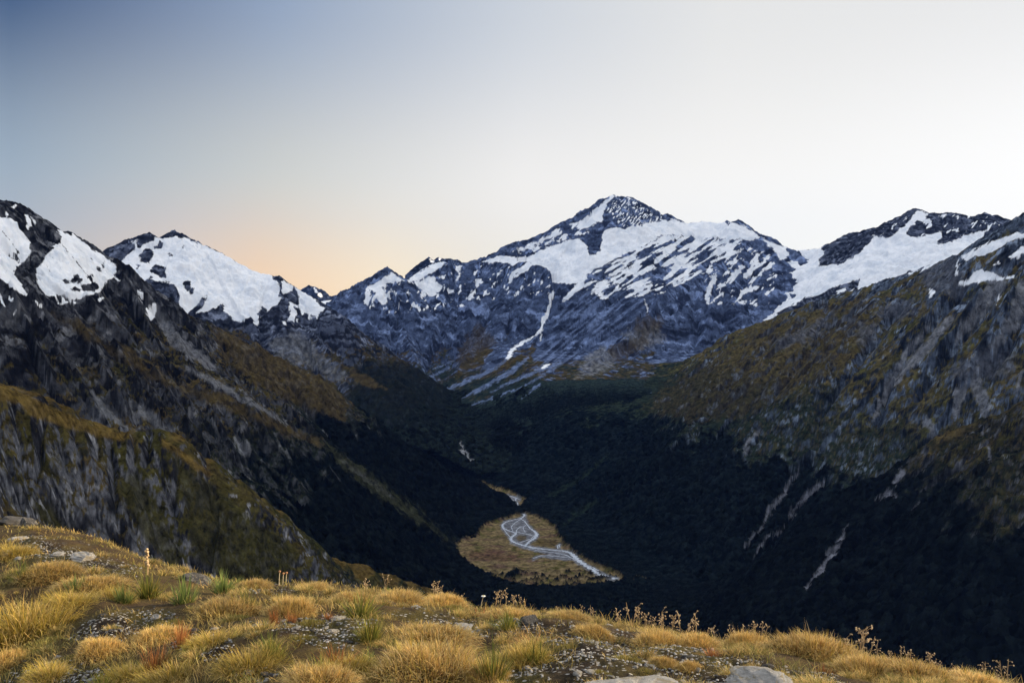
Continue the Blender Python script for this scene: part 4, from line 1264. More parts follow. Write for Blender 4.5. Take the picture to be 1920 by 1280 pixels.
def ntex(scale, detail=5, rough=.6):
    n = N(nt, 'ShaderNodeTexNoise')
    n.inputs['Scale'].default_value = scale
    n.inputs['Detail'].default_value = detail
    n.inputs['Roughness'].default_value = rough
    L(geo.outputs['Position'], n.inputs['Vector'])
    return n


def nramp(src, stops):
    r = N(nt, 'ShaderNodeValToRGB')
    e = r.color_ramp.elements
    while len(e) > 1:
        e.remove(e[-1])
    for i, (p, c) in enumerate(stops):
        el = e[0] if i == 0 else e.new(p)
        el.position = p
        el.color = (*c, 1)
    L(src, r.inputs[0])
    return r.outputs[0]


def nmix(f, a, bb):
    m = N(nt, 'ShaderNodeMix', data_type='RGBA')
    for s_, k in ((f, 'Factor'), (a, 'A'), (bb, 'B')):
        if isinstance(s_, (tuple, float, int)):
            m.inputs[k].default_value = (*s_, 1) if isinstance(s_, tuple) else s_
        else:
            L(s_, m.inputs[k])
    return m.outputs['Result']


na, nb_, nc_ = ntex(9, 6), ntex(2.2, 4), ntex(60, 4, .7)
soil = nramp(na.outputs['Fac'], [(.3, (.006, .004, .003)), (.5, (.020, .013, .008)), (.72, (.055, .038, .020))])
moss = nramp(nc_.outputs['Fac'], [(.3, (.022, .018, .005)), (.7, (.11, .085, .022))])
mossf = nramp(nb_.outputs['Fac'], [(.45, (0, 0, 0)), (.58, (1, 1, 1))])
litter = nramp(nc_.outputs['Fac'], [(.35, (.10, .062, .022)), (.7, (.34, .21, .085))])
g1 = nmix(mossf, soil, moss)
inv = N(nt, 'ShaderNodeMath', operation='SUBTRACT')
inv.inputs[0].default_value = 1.0
L(bare_at.outputs['Fac'], inv.inputs[1])
lf = N(nt, 'ShaderNodeMath', operation='MULTIPLY')
L(inv.outputs[0], lf.inputs[0])
lf.inputs[1].default_value = .22
g2 = nmix(lf.outputs[0], g1, litter)
vor = N(nt, 'ShaderNodeTexVoronoi')
vor.inputs['Scale'].default_value = 52
vor.inputs['Randomness'].default_value = 1
map_ = N(nt, 'ShaderNodeMapping')
map_.inputs['Scale'].default_value = (.55, 1.0, 1.0)
L(geo.outputs['Position'], map_.inputs[0])
L(map_.outputs[0], vor.inputs['Vector'])
vsep = N(nt, 'ShaderNodeSeparateColor')
L(vor.outputs['Color'], vsep.inputs[0])
chip1 = N(nt, 'ShaderNodeMath', operation='GREATER_THAN')
L(vsep.outputs[0], chip1.inputs[0])
chip1.inputs[1].default_value = .74
chip2 = N(nt, 'ShaderNodeMath', operation='LESS_THAN')
L(vor.outputs['Distance'], chip2.inputs[0])
chip2.inputs[1].default_value = .42
cm = N(nt, 'ShaderNodeMath', operation='MULTIPLY')
L(chip1.outputs[0], cm.inputs[0])
L(chip2.outputs[0], cm.inputs[1])
cm2 = N(nt, 'ShaderNodeMath', operation='MULTIPLY')
L(cm.outputs[0], cm2.inputs[0])
L(bare_at.outputs['Fac'], cm2.inputs[1])
chipc = nramp(vsep.outputs[1], [(0, (.16, .15, .135)), (.5, (.36, .335, .30)), (1, (.60, .57, .52))])
g3 = nmix(cm2.outputs[0], g2, chipc)
L(g3, b.inputs['Base Color'])
b.inputs['Roughness'].default_value = .9
b.inputs['Specular IOR Level'].default_value = .15
hsum = N(nt, 'ShaderNodeMath', operation='MULTIPLY_ADD')
L(cm2.outputs[0], hsum.inputs[0])
hsum.inputs[1].default_value = .6
L(nc_.outputs['Fac'], hsum.inputs[2])
bp = N(nt, 'ShaderNodeBump')
bp.inputs['Distance'].default_value = .03
bp.inputs['Strength'].default_value = .9
L(hsum.outputs[0], bp.inputs['Height'])
L(bp.outputs[0], b.inputs['Normal'])


def build_ridge():
    us = np.linspace(ray(-800, 600)[0], ray(2700, 600)[0], 760)
    ys = np.concatenate([np.geomspace(1.3, 20, 430), np.geomspace(20.6, 240, 70)])
    Y = np.repeat(ys[:, None], len(us), 1)
    X = us[None, :] * Y
    Z = ridge_z(X, Y)
    x, y = X.ravel(), Y.ravel()
    px, py = to_px(x, y, Z.ravel())
    bm = bare_mask(px, py, x, y)
    Z = Z + (.012 * bm.reshape(X.shape)) * fbm(X / .07, Y / .07, 3, 905)
    grid_mesh('ridge_ground', X, Y, Z, None, gm, dict(bare=bm), 'structure')


build_ridge()

# ------------------------------------------------------------------ grass blades
def leaf_material(name, trans=.22, vary=.25):
    m, nt, b = new_mat(name)
    L = nt.links.new
    a = N(nt, 'ShaderNodeAttribute', attribute_name='tint')
    oi = N(nt, 'ShaderNodeObjectInfo')
    mr = N(nt, 'ShaderNodeMapRange')
    mr.inputs['To Min'].default_value = 1 - vary
    mr.inputs['To Max'].default_value = 1 + vary
    L(oi.outputs['Random'], mr.inputs['Value'])
    sc_ = N(nt, 'ShaderNodeVectorMath', operation='SCALE')
    L(a.outputs['Color'], sc_.inputs[0])
    L(mr.outputs[0], sc_.inputs['Scale'])
    L(sc_.outputs[0], b.inputs['Base Color'])
    b.inputs['Roughness'].default_value = .65
    b.inputs['Specular IOR Level'].default_value = .25
    t = N(nt, 'ShaderNodeBsdfTranslucent')
    L(sc_.outputs[0], t.inputs['Color'])
    mix = N(nt, 'ShaderNodeMixShader')
    mix.inputs[0].default_value = trans
    out = nt.nodes['Material Output']
    L(b.outputs[0], mix.inputs[1])
    L(t.outputs[0], mix.inputs[2])
    L(mix.outputs[0], out.inputs['Surface'])
    return m


LEAF = leaf_material('grass_blades')


def blades(P, az, lean, length, width, droop, seg, root_c, tip_c, rng, jitter=.45, ground=None):
    """curved tapering blades: vertices, quads, triangles and a tint per vertex"""
    n = len(P)
    t = np.linspace(0, 1, seg + 1)
    d = np.stack([np.cos(az), np.sin(az)], 1)
    side = np.stack([-np.sin(az), np.cos(az)], 1)
    tw = rng.uniform(-.9, .9, n)
    side = side * np.cos(tw)[:, None] + d * np.sin(tw)[:, None]
    V, C = [], []
    out = np.zeros(n)
    up = np.zeros(n)
    ang = lean.copy()
    pts = []
    for k in range(seg + 1):
        pts.append((out.copy(), up.copy()))
        out = out + np.sin(ang) * length / seg
        up = up + np.cos(ang) * length / seg
        ang = ang + droop / seg
    jit = 1 + rng.uniform(-jitter, jitter, (n, 1))
    hue = rng.uniform(-1, 1, (n, 1)) * np.array([[.10, .0, -.12]])
    for k in range(seg + 1):
        o, u = pts[k]
        c = np.stack([P[:, 0] + d[:, 0] * o, P[:, 1] + d[:, 1] * o, P[:, 2] + u], 1)
        w = width * (1 - t[k] ** 1.6) * .5
        tint = (np.asarray(root_c) + (np.asarray(tip_c) - np.asarray(root_c)) * t[k] ** .7) * jit * (1 + hue)
        if k < seg:
            for s_ in (1, -1):
                q = c.copy()
                q[:, :2] += side * (w * s_)[:, None]
                V.append(q)
                C.append(tint)
        else:
            V.append(c)
            C.append(tint)
    V = np.stack(V, 1)            # n, 2*seg+1, 3
    C = np.stack(C, 1)
    m = 2 * seg + 1
    base = (np.arange(n) * m)[:, None]
    quads = np.concatenate([base + np.array([[2 * k, 2 * k + 1, 2 * k + 3, 2 * k + 2]]) for k in range(seg - 1)]) if seg > 1 else np.zeros((0, 4), int)
    tris = base + np.array([[2 * seg - 2, 2 * seg - 1, 2 * seg]])
    return V.reshape(-1, 3), quads, tris, C.reshape(-1, 3)


def join_blades(parts):
    V, Qd, T, C, o = [], [], [], [], 0
    for v, q, t, c in parts:
        V.append(v)
        Qd.append(q + o)
        T.append(t + o)
        C.append(c)
        o += len(v)
    return np.concatenate(V), np.concatenate(Qd), np.concatenate(T), np.concatenate(C)


def blade_mesh(name, parts, mat):
    V, Qd, T, C = join_blades(parts)
    me = poly_mesh(name, V, [Qd, T], mat)
    a = me.attributes.new('tint', 'FLOAT_COLOR', 'POINT')
    cc = np.ones((len(V), 4), np.float32)
    cc[:, :3] = np.clip(C, .003, .95)
    a.data.foreach_set('color', cc.ravel())
    return me


STRAW_T, STRAW_R = (.86, .58, .20), (.085, .052, .015)  # roots coloured dark to paint the shade low inside the tussocks
GOLD_T, GOLD_R = (.64, .45, .08), (.08, .06, .014)
GREEN_T, GREEN_R = (.25, .25, .045), (.025, .034, .008)
LIME_T, LIME_R = (.27, .33, .085), (.04, .06, .014)
RUST_T, RUST_R = (.48, .20, .060), (.18, .06, .02)


def clump(rng, n, rx, h, spread, width, droop, tip, root, seg=3, dome=.5, core=.0):
    """a tussock of unit-ish size round the origin"""
    r = np.sqrt(rng.uniform(core, 1, n))
    a = rng.uniform(0, 2 * np.pi, n)
    P = np.stack([rx * r * np.cos(a), rx * r * np.sin(a), np.zeros(n) - .02], 1)
    lob = 1 + .35 * np.sin(a * 2 + rng.uniform(0, 6)) * r + .2 * np.sin(a * 5 + rng.uniform(0, 6)) * r
    ln = h * (1 - dome * r ** 2) * rng.uniform(.55, 1.15, n) * np.clip(lob, .5, 1.4)
    az = a + rng.normal(0, .7, n)
    lean = np.clip(spread * r + rng.normal(0, .22, n), -.2, 1.35)
    return blades(P, az, lean, ln, width * rng.uniform(.7, 1.3, n), droop * rng.uniform(.3, 1.4, n), seg, root, tip, rng)


def dome(rng, n, rx, hd, ln0, width, tip, root, curl=1.6, seg=3, ph=None):
    """a low cushion of short curling blades: they stand on a lobed dome"""
    r = np.sqrt(rng.uniform(0, 1, n))
    a = rng.uniform(0, 2 * np.pi, n)
    ph = rng.uniform(0, 6.28, 3) if ph is None else ph
    rim = 1 + .14 * np.sin(2 * a + ph[0]) + .10 * np.sin(3 * a + ph[1]) + .06 * np.sin(7 * a + ph[2])
    x, y = rx * r * rim * np.cos(a), rx * r * rim * np.sin(a)
    lump = 1 + .55 * fbm(x / rx * 2.2 + ph[0], y / rx * 2.2 + ph[1], 3, 3)
    z = hd * np.sqrt(np.clip(1 - r ** 2.4, 0, 1)) * lump
    P = np.stack([x, y, z - .02], 1)
    az = a + rng.normal(0, .95, n)
    lean = np.clip(1.15 * r ** 2 + rng.normal(0, .35, n), -.5, 1.7)
    tone = np.clip(.75 + .45 * lump * .6, .5, 1.2)
    ln = ln0 * rng.uniform(.5, 1.35, n) * (1 + .4 * (rng.random(n) < .08))
    return blades(P, az, lean, ln, width * rng.uniform(.7, 1.3, n), curl * rng.uniform(.0, 1.5, n), seg, root, tip, rng)


def mat_protos():
    out = {}
    rng = np.random.default_rng(5)
    out['mound'] = []
    for _ in range(6):
        ph = rng.uniform(0, 6.28, 3)
        out['mound'].append(blade_mesh('golden_tussock', [dome(rng, 3400, .5, .15, .15, .0085, STRAW_T, STRAW_R, 1.7, 3, ph),
                                                          dome(rng, 500, .5, .13, .15, .0085, (.58, .30, .10), (.12, .06, .02), 1.8, 3, ph),
                                                          dome(rng, 420, .5, .15, .17, .009, GOLD_T, GREEN_R, 1.2, 3, ph),
                                                          dome(rng, 200, .46, .15, .20, .007, (.86, .62, .30), STRAW_R, .8, 3, ph)], LEAF))
    out['olive'] = [blade_mesh('yellow_tussock', [clump(rng, 1300, .46, .36, .85, .009, 1.5, GOLD_T, GREEN_R, 4, .35),
                                                  clump(rng, 800, .5, .36, .9, .008, 2.2, STRAW_T, GOLD_R, 4, .35)], LEAF) for _ in range(4)]
    out['spear'] = [blade_mesh('speargrass', [clump(rng, 170, .20, .62, 1.05, .028, .25, GREEN_T, GREEN_R, 3, .25),
                                              clump(rng, 70, .22, .52, 1.1, .024, .6, GOLD_T, GREEN_R, 3, .2),
                                              clump(rng, 160, .3, .2, .9, .010, .8, STRAW_T, STRAW_R, 3, .3)], LEAF) for _ in range(4)]
    out['bright'] = [blade_mesh('speargrass', [clump(rng, 160, .22, .60, .95, .028, .2, LIME_T, LIME_R, 3, .3),
                                               clump(rng, 140, .32, .24, .9, .010, .8, STRAW_T, STRAW_R, 3, .3)], LEAF) for _ in range(3)]
    out['tuft'] = [blade_mesh('grass_tuft', [clump(rng, 300, .42, .42, .9, .012, 1.7, STRAW_T, STRAW_R, 3, .4),
                                             clump(rng, 160, .42, .40, .9, .012, 1.4, GREEN_T, GREEN_R, 3, .4)], LEAF) for _ in range(5)]
    out['rust'] = [blade_mesh('russet_plant', [clump(rng, 120, .22, .9, .45, .026, .5, RUST_T, RUST_R, 3, .3),
                                               clump(rng, 80, .35, .45, .8, .022, .8, (.42, .24, .07), RUST_R, 3, .3)], LEAF) for _ in range(3)]
    out['cushion'] = [blade_mesh('green_cushion', [clump(rng, 900, .5, .13, .8, .010, .8, (.30, .25, .055), (.07, .065, .015), 2, .7),
                                                   clump(rng, 250, .5, .14, .8, .010, .8, (.42, .31, .09), (.10, .07, .02), 2, .7)], LEAF) for _ in range(3)]
    return out


PROTO = mat_protos()
KIND = {'mound': ('golden_tussock', 'tussock'), 'olive': ('yellow_tussock', 'tussock'), 'spear': ('speargrass', 'plant'), 'bright': ('speargrass', 'plant'),
        'tuft': ('grass_tuft', 'grass tuft'), 'rust': ('russet_plant', 'plant'), 'cushion': ('green_cushion', 'cushion plant')}
SIZE = {'mound': (1.0, .30), 'olive': (1.05, .34), 'spear': (1.05, .50), 'bright': (1.05, .50), 'tuft': (1.0, .42), 'rust': (.75, .80), 'cushion': (1.0, .11)}
_cnt = {}


def place(kind, px, py, w, h, label, group=None):
    """a plant whose foot is seen at (px, py), w wide and h tall in photograph pixels"""
    x, y = on_ridge(px, py)
    k = _cnt.get(kind, 0)
    _cnt[kind] = k + 1
    me = PROTO[kind][k % len(PROTO[kind])]
    o = bpy.data.objects.new(KIND[kind][0], me)
    sx = w * y / F_PX / SIZE[kind][0]
    sz = h * y / F_PX / SIZE[kind][1] * (.9 if kind == 'mound' else 1.05)
    o.scale = (sx, max(sx * .75, sz * .5), sz)
    o.location = (x, y, float(ridge_z(x, y)) - .01)
    o.rotation_euler = (0, 0, random.uniform(-.5, .5) + (math.pi if random.random() < .5 else 0))
    o['label'] = label
    o['category'] = KIND[kind][1]
    if group:
        o['group'] = group
    COL.objects.link(o)
    return o


GT = 'golden tussocks along the ridge'
MOUNDS = [
    (805, 1256, 250, 74, 'largest golden tussock mound, front of the pair near the bottom centre'),
    (800, 1196, 190, 36, 'wide golden tussock mound just behind the largest one'),
    (905, 1268, 110, 50, 'golden tussock lobe joined to the right end of the largest mound'),
    (425, 1152, 140, 38, 'broad pale tussock mound with a green speargrass at its back edge'),
    (548, 1153, 105, 42, 'fluffy pale tussock with a dark hollow beneath, behind the tall russet plant'),
    (1528, 1250, 165, 48, 'broad golden tussock on the brow beside the dark valley, below the tall seed stalks'),
    (1622, 1268, 140, 42, 'golden tussock on the brow, between the broad tussock and the bottom corner'),
    (1715, 1284, 150, 38, 'low golden tussock cut by the bottom edge, nearest the right corner but one'),
    (1830, 1296, 150, 34, 'last golden tussock on the brow, at the bottom right corner'),
    (1232, 1204, 105, 34, 'golden tussock fringed with seed stalks, on the brow above the stony ground'),
    (1305, 1212, 90, 30, 'smaller golden tussock between two fringed tussocks on the brow'),
    (1398, 1222, 95, 40, 'spiky golden tussock on the brow with thin stalks and green blades'),
    (660, 1128, 110, 26, 'flat golden tussock behind the green speargrass at mid slope'),
    (588, 1103, 90, 20, 'low golden tussock on the skyline next to the brown seed bobbles'),
    (478, 1104, 75, 20, 'low golden tussock on the skyline, on the stony side of the seed bobbles'),
    (745, 1128, 110, 24, 'golden tussock strip on the skyline in front of two dry seed sprays'),
    (832, 1142, 95, 26, 'rounded golden tussock on the skyline before it dips'),
    (965, 1160, 110, 24, 'short golden tussock on the skyline beside the white daisy'),
    (1062, 1172, 95, 20, 'thin golden tussock on the skyline above a dark mossy hummock'),
    (1110, 1190, 80, 22, 'sloping golden tussock on the dark hummock at the edge of the stones'),
    (600, 1290, 150, 46, 'golden tussock cut by the bottom edge, left of the largest mound'),
    (300, 1196, 110, 30, 'loose golden tussock above bare black soil'),
    (185, 1230, 90, 32, 'small golden tussock standing alone on black soil'),
    (170, 1095, 130, 26, 'pale flat tussock below the grey scree strip'),
    (95, 1082, 110, 26, 'pale flat tussock below a white stone near the left edge'),
    (15, 1250, 80, 44, 'upright straw tussock at the left edge above the stones'),
    (1395, 1290, 60, 10, 'straw fringe behind the rounded pale rock'),
    (940, 1290, 90, 36, 'small golden tussock at the bottom edge beside the flat grey rock'),
    (1245, 1242, 60, 22, 'small tan tussock in the middle of the stony ground'),
    (1290, 1250, 50, 22, 'second small tan tussock in the stony ground, nearer the brow'),
]
for px, py, w, h, lb in MOUNDS:
    place('mound', px, py, w, h, lb, GT)
OLIVES = [
    (50, 1186, 190, 84, 'big yellow green tussock with long drooping blades at the left edge'),
    (985, 1236, 100, 56, 'olive and gold tussock beside the stony ground, right of the largest mound'),
    (470, 1262, 140, 52, 'rough yellow tussock with fallen orange blades near the bottom edge'),
    (330, 1282, 150, 50, 'loose yellow tussock with red stems at the bottom edge'),
    (245, 1270, 110, 40, 'short yellow tussock on stones in the bottom left'),
    (95, 1290, 120, 40, 'yellow tussock cut off by the bottom edge in the left corner'),
    (655, 1250, 120, 46, 'yellow tussock with rust coloured tips, left of the largest mound'),
    (400, 1225, 110, 36, 'wispy yellow tussock among white lichen and red stems'),
    (130, 1140, 120, 34, 'yellow tussock behind the big drooping one'),
    (215, 1122, 90, 32, 'olive tussock at the foot of the scree strip'),
    (25, 1040, 100, 30, 'golden olive tussock between white stones at the left edge'),
]
for px, py, w, h, lb in OLIVES:
    place('olive', px, py, w, h, lb, 'yellow green tussocks')
SPEARS = [
    ('spear', 278, 1116, 85, 48, 'dark green speargrass with a tall dry flower stem rising behind it'),
    ('bright', 345, 1142, 72, 52, 'bright green speargrass touching the broad pale tussock'),
    ('bright', 418, 1110, 76, 36, 'bright green speargrass on the skyline beside a dark rock'),
    ('spear', 462, 1144, 56, 42, 'small green speargrass on top of the broad pale tussock'),
    ('spear', 676, 1160, 88, 42, 'dark green speargrass at mid slope in front of the flat golden tussock'),
    ('spear', 694, 1200, 72, 58, 'yellow tipped speargrass at the left end of the largest mound'),
    ('spear', 952, 1180, 64, 34, 'small olive speargrass on the stones below the white daisy'),
    ('bright', 232, 1130, 60, 36, 'small bright speargrass beside an olive tussock'),
    ('spear', 1005, 1238, 62, 46, 'dark speargrass growing out of the olive and gold tussock'),
    ('spear', 925, 1268, 76, 74, 'tall upright speargrass at the right end of the largest mound'),
    ('spear', 508, 1242, 84, 44, 'spreading green speargrass in the rough yellow tussock'),
    ('spear', 42, 1092, 60, 34, 'olive speargrass on the pale flat tussock at the left'),
    ('bright', 140, 1102, 76, 36, 'yellow green speargrass in the pale flat tussock below the scree'),
    ('spear', 604, 1272, 70, 54, 'green speargrass in the tussock cut by the bottom edge'),
    ('bright', 728, 1112, 30, 16, 'tiny bright speargrass on the skyline by the dry seed sprays'),
    ('bright', 452, 1094, 30, 15, 'tiny bright speargrass on the skyline next to the larger one'),
    ('spear', 1425, 1218, 48, 34, 'green speargrass inside the spiky tussock on the brow'),
    ('bright', 690, 1236, 40, 36, 'small upright bright speargrass at the foot of the largest mound'),
    ('spear', 190, 1290, 80, 34, 'low olive speargrass at the bottom edge among white lichen'),
    ('bright', 870, 1128, 40, 16, 'short pale green speargrass under the white daisy'),
]
for kd, px, py, w, h, lb in SPEARS:
    place(kd, px, py, w, h, lb, 'green speargrass plants')
RUSTS = [
    (514, 1188, 30, 38, 'tall russet plant in front of the fluffy pale tussock'), (546, 1168, 24, 26, 'short russet plant beside the tall one'),
    (900, 1158, 46, 16, 'low russet plant under the white daisy'), (1336, 1232, 36, 20, 'low russet plant at the edge of the stones near the brow'),
    (616, 1158, 18, 18, 'tiny russet plant beside the green speargrass at mid slope'), (628, 1248, 60, 46, 'orange russet plant in the yellow tussock left of the largest mound'),
    (1545, 1262, 40, 20, 'russet plant at the foot of the broad brow tussock'), (1450, 1272, 40, 18, 'russet plant between the rounded rock and the brow'),
    (1000, 1200, 70, 16, 'orange russet plant on top of the olive and gold tussock'), (340, 1230, 40, 50, 'sparse red stems on stones near the bottom left'),
    (290, 1262, 40, 60, 'sparse red stems in the loose yellow tussock'),
]
for px, py, w, h, lb in RUSTS:
    place('rust', px, py, w, h, lb, 'russet plants')
CUSH = [
    (585, 1178, 90, 14, 'green cushion on stones beside the tall russet plant'), (450, 1166, 80, 12, 'yellow cushion below the broad pale tussock'), (850, 1152, 60, 9, 'flat cushion beside a white slab near the skyline'),
    (1170, 1236, 80, 12, 'pale green cushion in the middle of the stony ground'), (1215, 1254, 70, 10, 'green cushion just behind the flat grey rock'), (1070, 1224, 70, 10, 'dark moss cushion on the stony ground'),
    (130, 1250, 90, 14, 'yellow cushion on black soil near the bottom left'), (1000, 1280, 60, 10, 'yellow cushion in front of the flat grey rock'), (1020, 1170, 70, 8, 'thin moss cushion under the skyline tussocks'),
    (700, 1168, 60, 9, 'moss cushion on stones behind the yellow tipped speargrass'), (330, 1172, 90, 12, 'mossy cushion under the bright speargrass'), (1380, 1262, 70, 10, 'moss cushion behind the rounded pale rock'),
    (90, 1205, 110, 12, 'dark cushion below the big drooping tussock'), (560, 1215, 80, 12, 'olive cushion below the tall russet plant'), (1120, 1262, 60, 9, 'small cushion at the left tip of the flat grey rock'),
]
for px, py, w, h, lb in CUSH:
    place('cushion', px, py, w, h, lb, 'moss cushions')

# grass tufts all over the ridge, thinning on the stones
rs = random.Random(21)
nt_ = 0
while nt_ < 260:
    px = rs.uniform(-60, 1960)
    cy_ = float(np.interp(px, [c[0] for c in CREST], [c[1] for c in CREST]))
    if cy_ > 1284:
        continue
    py = cy_ + (1300 - cy_) * rs.random() ** 1.5
    x, y = on_ridge(px, py)
    bmk = float(bare_mask(np.array([px]), np.array([py]), np.array([x]), np.array([y]))[0])
    if rs.random() < bmk * .8:
        continue
    h = rs.uniform(.05, .12) * F_PX / y
    place('tuft', px, py, h * rs.uniform(1.5, 3.0), h, 'short straw coloured grass tuft growing on the ridge', 'short grass tufts on the ridge')
    nt_ += 1


# ------------------------------------------------------------------ short grass between the plants
def build_sward(n=190000):
    rng = np.random.default_rng(77)
    px = rng.uniform(-250, 2150, n)
    y = np.exp(rng.uniform(math.log(2.6), math.log(24), n))
    u = ray(px, 600)[0]
    x = u * y
    yc = np.interp(u, _cu, _cy)
    z = ridge_z(x, y)
    _, py = to_px(x, y, z)
    bm = bare_mask(px, py, x, y)
    pat = fbm(x / .45, y / .45, 4, 931) + .5 * fbm(x / 1.6, y / 1.6, 2, 932)
    dens = np.clip((pat + .10) * 2.2, 0, 1) * (1 - .72 * bm)
    keep = (rng.random(n) < dens) & (y < yc * 1.35)
    x, y, z, pat = x[keep], y[keep], z[keep], pat[keep]
    m = len(x)
    P = np.stack([x, y, z - .008], 1)
    hh = (.035 + .085 * np.clip(pat + .2, 0, 1)) * rng.uniform(.5, 1.4, m)
    dry = np.clip(.62 + .7 * fbm(x / .9, y / .9, 3, 935) + rng.normal(0, .18, m), 0, 1)[:, None]
    tip = np.array(GREEN_T) * 1.1 + (np.array(STRAW_T) * .92 - np.array(GREEN_T) * 1.1) * dry
    root = np.array(GREEN_R) + (np.array(STRAW_R) * .8 - np.array(GREEN_R)) * dry
    part = blades(P, rng.uniform(0, 6.283, m), rng.uniform(.1, 1.0, m), hh, .0009 * y * rng.uniform(.6, 1.2, m), rng.uniform(.3, 1.3, m), 2, root, tip, rng)
    me = blade_mesh('short_grass', [part], LEAF)
    o = bpy.data.objects.new('short_grass', me)
    o['kind'] = 'stuff'
    o['label'] = 'short golden and green grass between the tussocks'
    o['category'] = 'grass'
    COL.objects.link(o)


build_sward()

# ------------------------------------------------------------------ stones
def stone_material(name, dark, light, lich):
    m, nt, b = new_mat(name)
    L = nt.links.new
    tcn = N(nt, 'ShaderNodeTexCoord')
    oi = N(nt, 'ShaderNodeObjectInfo')
    ad = N(nt, 'ShaderNodeVectorMath', operation='ADD')
    L(tcn.outputs['Object'], ad.inputs[0])
    L(oi.outputs['Random'], ad.inputs[1])
    n = N(nt, 'ShaderNodeTexNoise')
    n.inputs['Scale'].default_value = 4
    n.inputs['Detail'].default_value = 8
    n.inputs['Roughness'].default_value = .7
    L(ad.outputs[0], n.inputs['Vector'])
    r = N(nt, 'ShaderNodeValToRGB')
    r.color_ramp.elements[0].position = .32
    r.color_ramp.elements[0].color = (*dark, 1)
    r.color_ramp.elements[1].position = .68
    r.color_ramp.elements[1].color = (*light, 1)
    L(n.outputs['Fac'], r.inputs[0])
    n2 = N(nt, 'ShaderNodeTexNoise')
    n2.inputs['Scale'].default_value = 2.3
    n2.inputs['Detail'].default_value = 6
    n2.inputs['Distortion'].default_value = 1.2
    L(ad.outputs[0], n2.inputs['Vector'])
    r2 = N(nt, 'ShaderNodeValToRGB')
    r2.color_ramp.elements[0].position = .54
    r2.color_ramp.elements[0].color = (0, 0, 0, 1)
    r2.color_ramp.elements[1].position = .6
    r2.color_ramp.elements[1].color = (1, 1, 1, 1)
    L(n2.outputs['Fac'], r2.inputs[0])
    mx = N(nt, 'ShaderNodeMix', data_type='RGBA')
    L(r2.outputs[0], mx.inputs['Factor'])
    L(r.outputs[0], mx.inputs['A'])
    mx.inputs['B'].default_value = (*lich, 1)
    L(mx.outputs['Result'], b.inputs['Base Color'])
    b.inputs['Roughness'].default_value = .85
    bp = N(nt, 'ShaderNodeBump')
    bp.inputs['Distance'].default_value = .12
    L(n.outputs['Fac'], bp.inputs['Height'])
    L(bp.outputs[0], b.inputs['Normal'])
    return m


PALE = stone_material('pale_schist', (.34, .32, .29), (.66, .63, .58), (.40, .34, .24))
GREY = stone_material('grey_schist', (.03, .027, .024), (.12, .11, .10), (.20, .18, .15))


def ico(sub):
    import bmesh
    bm = bmesh.new()
    bmesh.ops.create_icosphere(bm, subdivisions=sub, radius=1)
    V = np.array([v.co[:] for v in bm.verts])
    Fc = np.array([[v.index for v in f.verts] for f in bm.faces])
    bm.free()
    return V, Fc


def stone_mesh(name, seed, sub, mat, layers=.0, cut=6):
    V, Fc = ico(sub)
    rng = np.random.default_rng(seed)
    for _ in range(cut):                                 # broken faces
        n = rng.normal(size=3)
        n /= np.linalg.norm(n)
        dd = rng.uniform(.45, .8)
        h = V @ n
        V = V - np.outer(np.maximum(h - dd, 0), n)
    f = 1 + .10 * fbm(V[:, 0] * 1.7 + seed, V[:, 1] * 1.7 + V[:, 2] * 1.3, 4, seed)
    V = V * f[:, None]
    if layers:                                           # thin beds of schist showing at the rim
        st_ = np.round(V[:, 2] / layers) * layers
        V[:, 2] = .35 * V[:, 2] + .65 * st_
        V[:, :2] *= (1 + .06 * np.sin(st_ * 23 + seed))[:, None]
    return poly_mesh(name, V, [Fc], mat, smooth=False)


def put_stone(me, name, px, py, w, h, label, group=None, cat='stone', rot=None, sink=.35, depth=1.0):
    x, y = on_ridge(px, py)
    o = bpy.data.objects.new(name, me)
    s = w * y / F_PX / 1.7
    sz = max(h * y / F_PX / 1.25, .0)
    o.scale = (s, s * depth, sz)
    o.location = (x, y, float(ridge_z(x, y)) + sz * (1 - 2 * sink) * .6)
    o.rotation_euler = (rs.uniform(-.12, .12), rs.uniform(-.12, .12), rs.uniform(-.5, .5) if rot is None else rot)
    o['label'] = label
    o['category'] = cat
    if group:
        o['group'] = group
    COL.objects.link(o)
    return o


BIG = [stone_mesh('flat_rock', 3 + k, 5, PALE, .16, 7) for k in range(3)]
BOULD = [stone_mesh('boulder', 13 + k, 4, GREY, .0, 11) for k in range(4)]
put_stone(BIG[0], 'flat_rock', 1178, 1294, 180, 40, 'large flat pale grey rock cut by the bottom edge of the stony ground', None, 'rock', .1, .4, .8)
put_stone(BIG[1], 'flat_rock', 1412, 1296, 130, 26, 'rounded pale rock at the bottom edge, smaller neighbour of the large flat rock', None, 'rock', -.1, .4, .8)
put_stone(BIG[2], 'flat_rock', 868, 1174, 38, 9, 'small flat pale slab behind the largest golden mound', None, 'rock', .1, .3)
put_stone(BIG[0], 'flat_rock', 636, 1156, 32, 9, 'small flat slab beside the green speargrass at mid slope', None, 'rock', .4, .3)
put_stone(BIG[1], 'flat_rock', 150, 1058, 44, 12, 'tilted white slab in the scree strip', None, 'rock', .5, .3)
put_stone(BIG[2], 'flat_rock', 108, 1049, 26, 8, 'grey slab above the tilted white one in the scree strip', None, 'rock', .4, .3)
put_stone(BIG[0], 'flat_rock', 34, 1008, 30, 10, 'white rock at the head of the scree strip', None, 'rock', .3, .3)
put_stone(BIG[1], 'flat_rock', 8, 1042, 26, 9, 'white slab at the left edge below the scree', None, 'rock', .3, .3)
put_stone(BIG[2], 'flat_rock', 34, 1050, 14, 8, 'small white stone next to the slab at the left edge', None, 'rock', .3, .3)
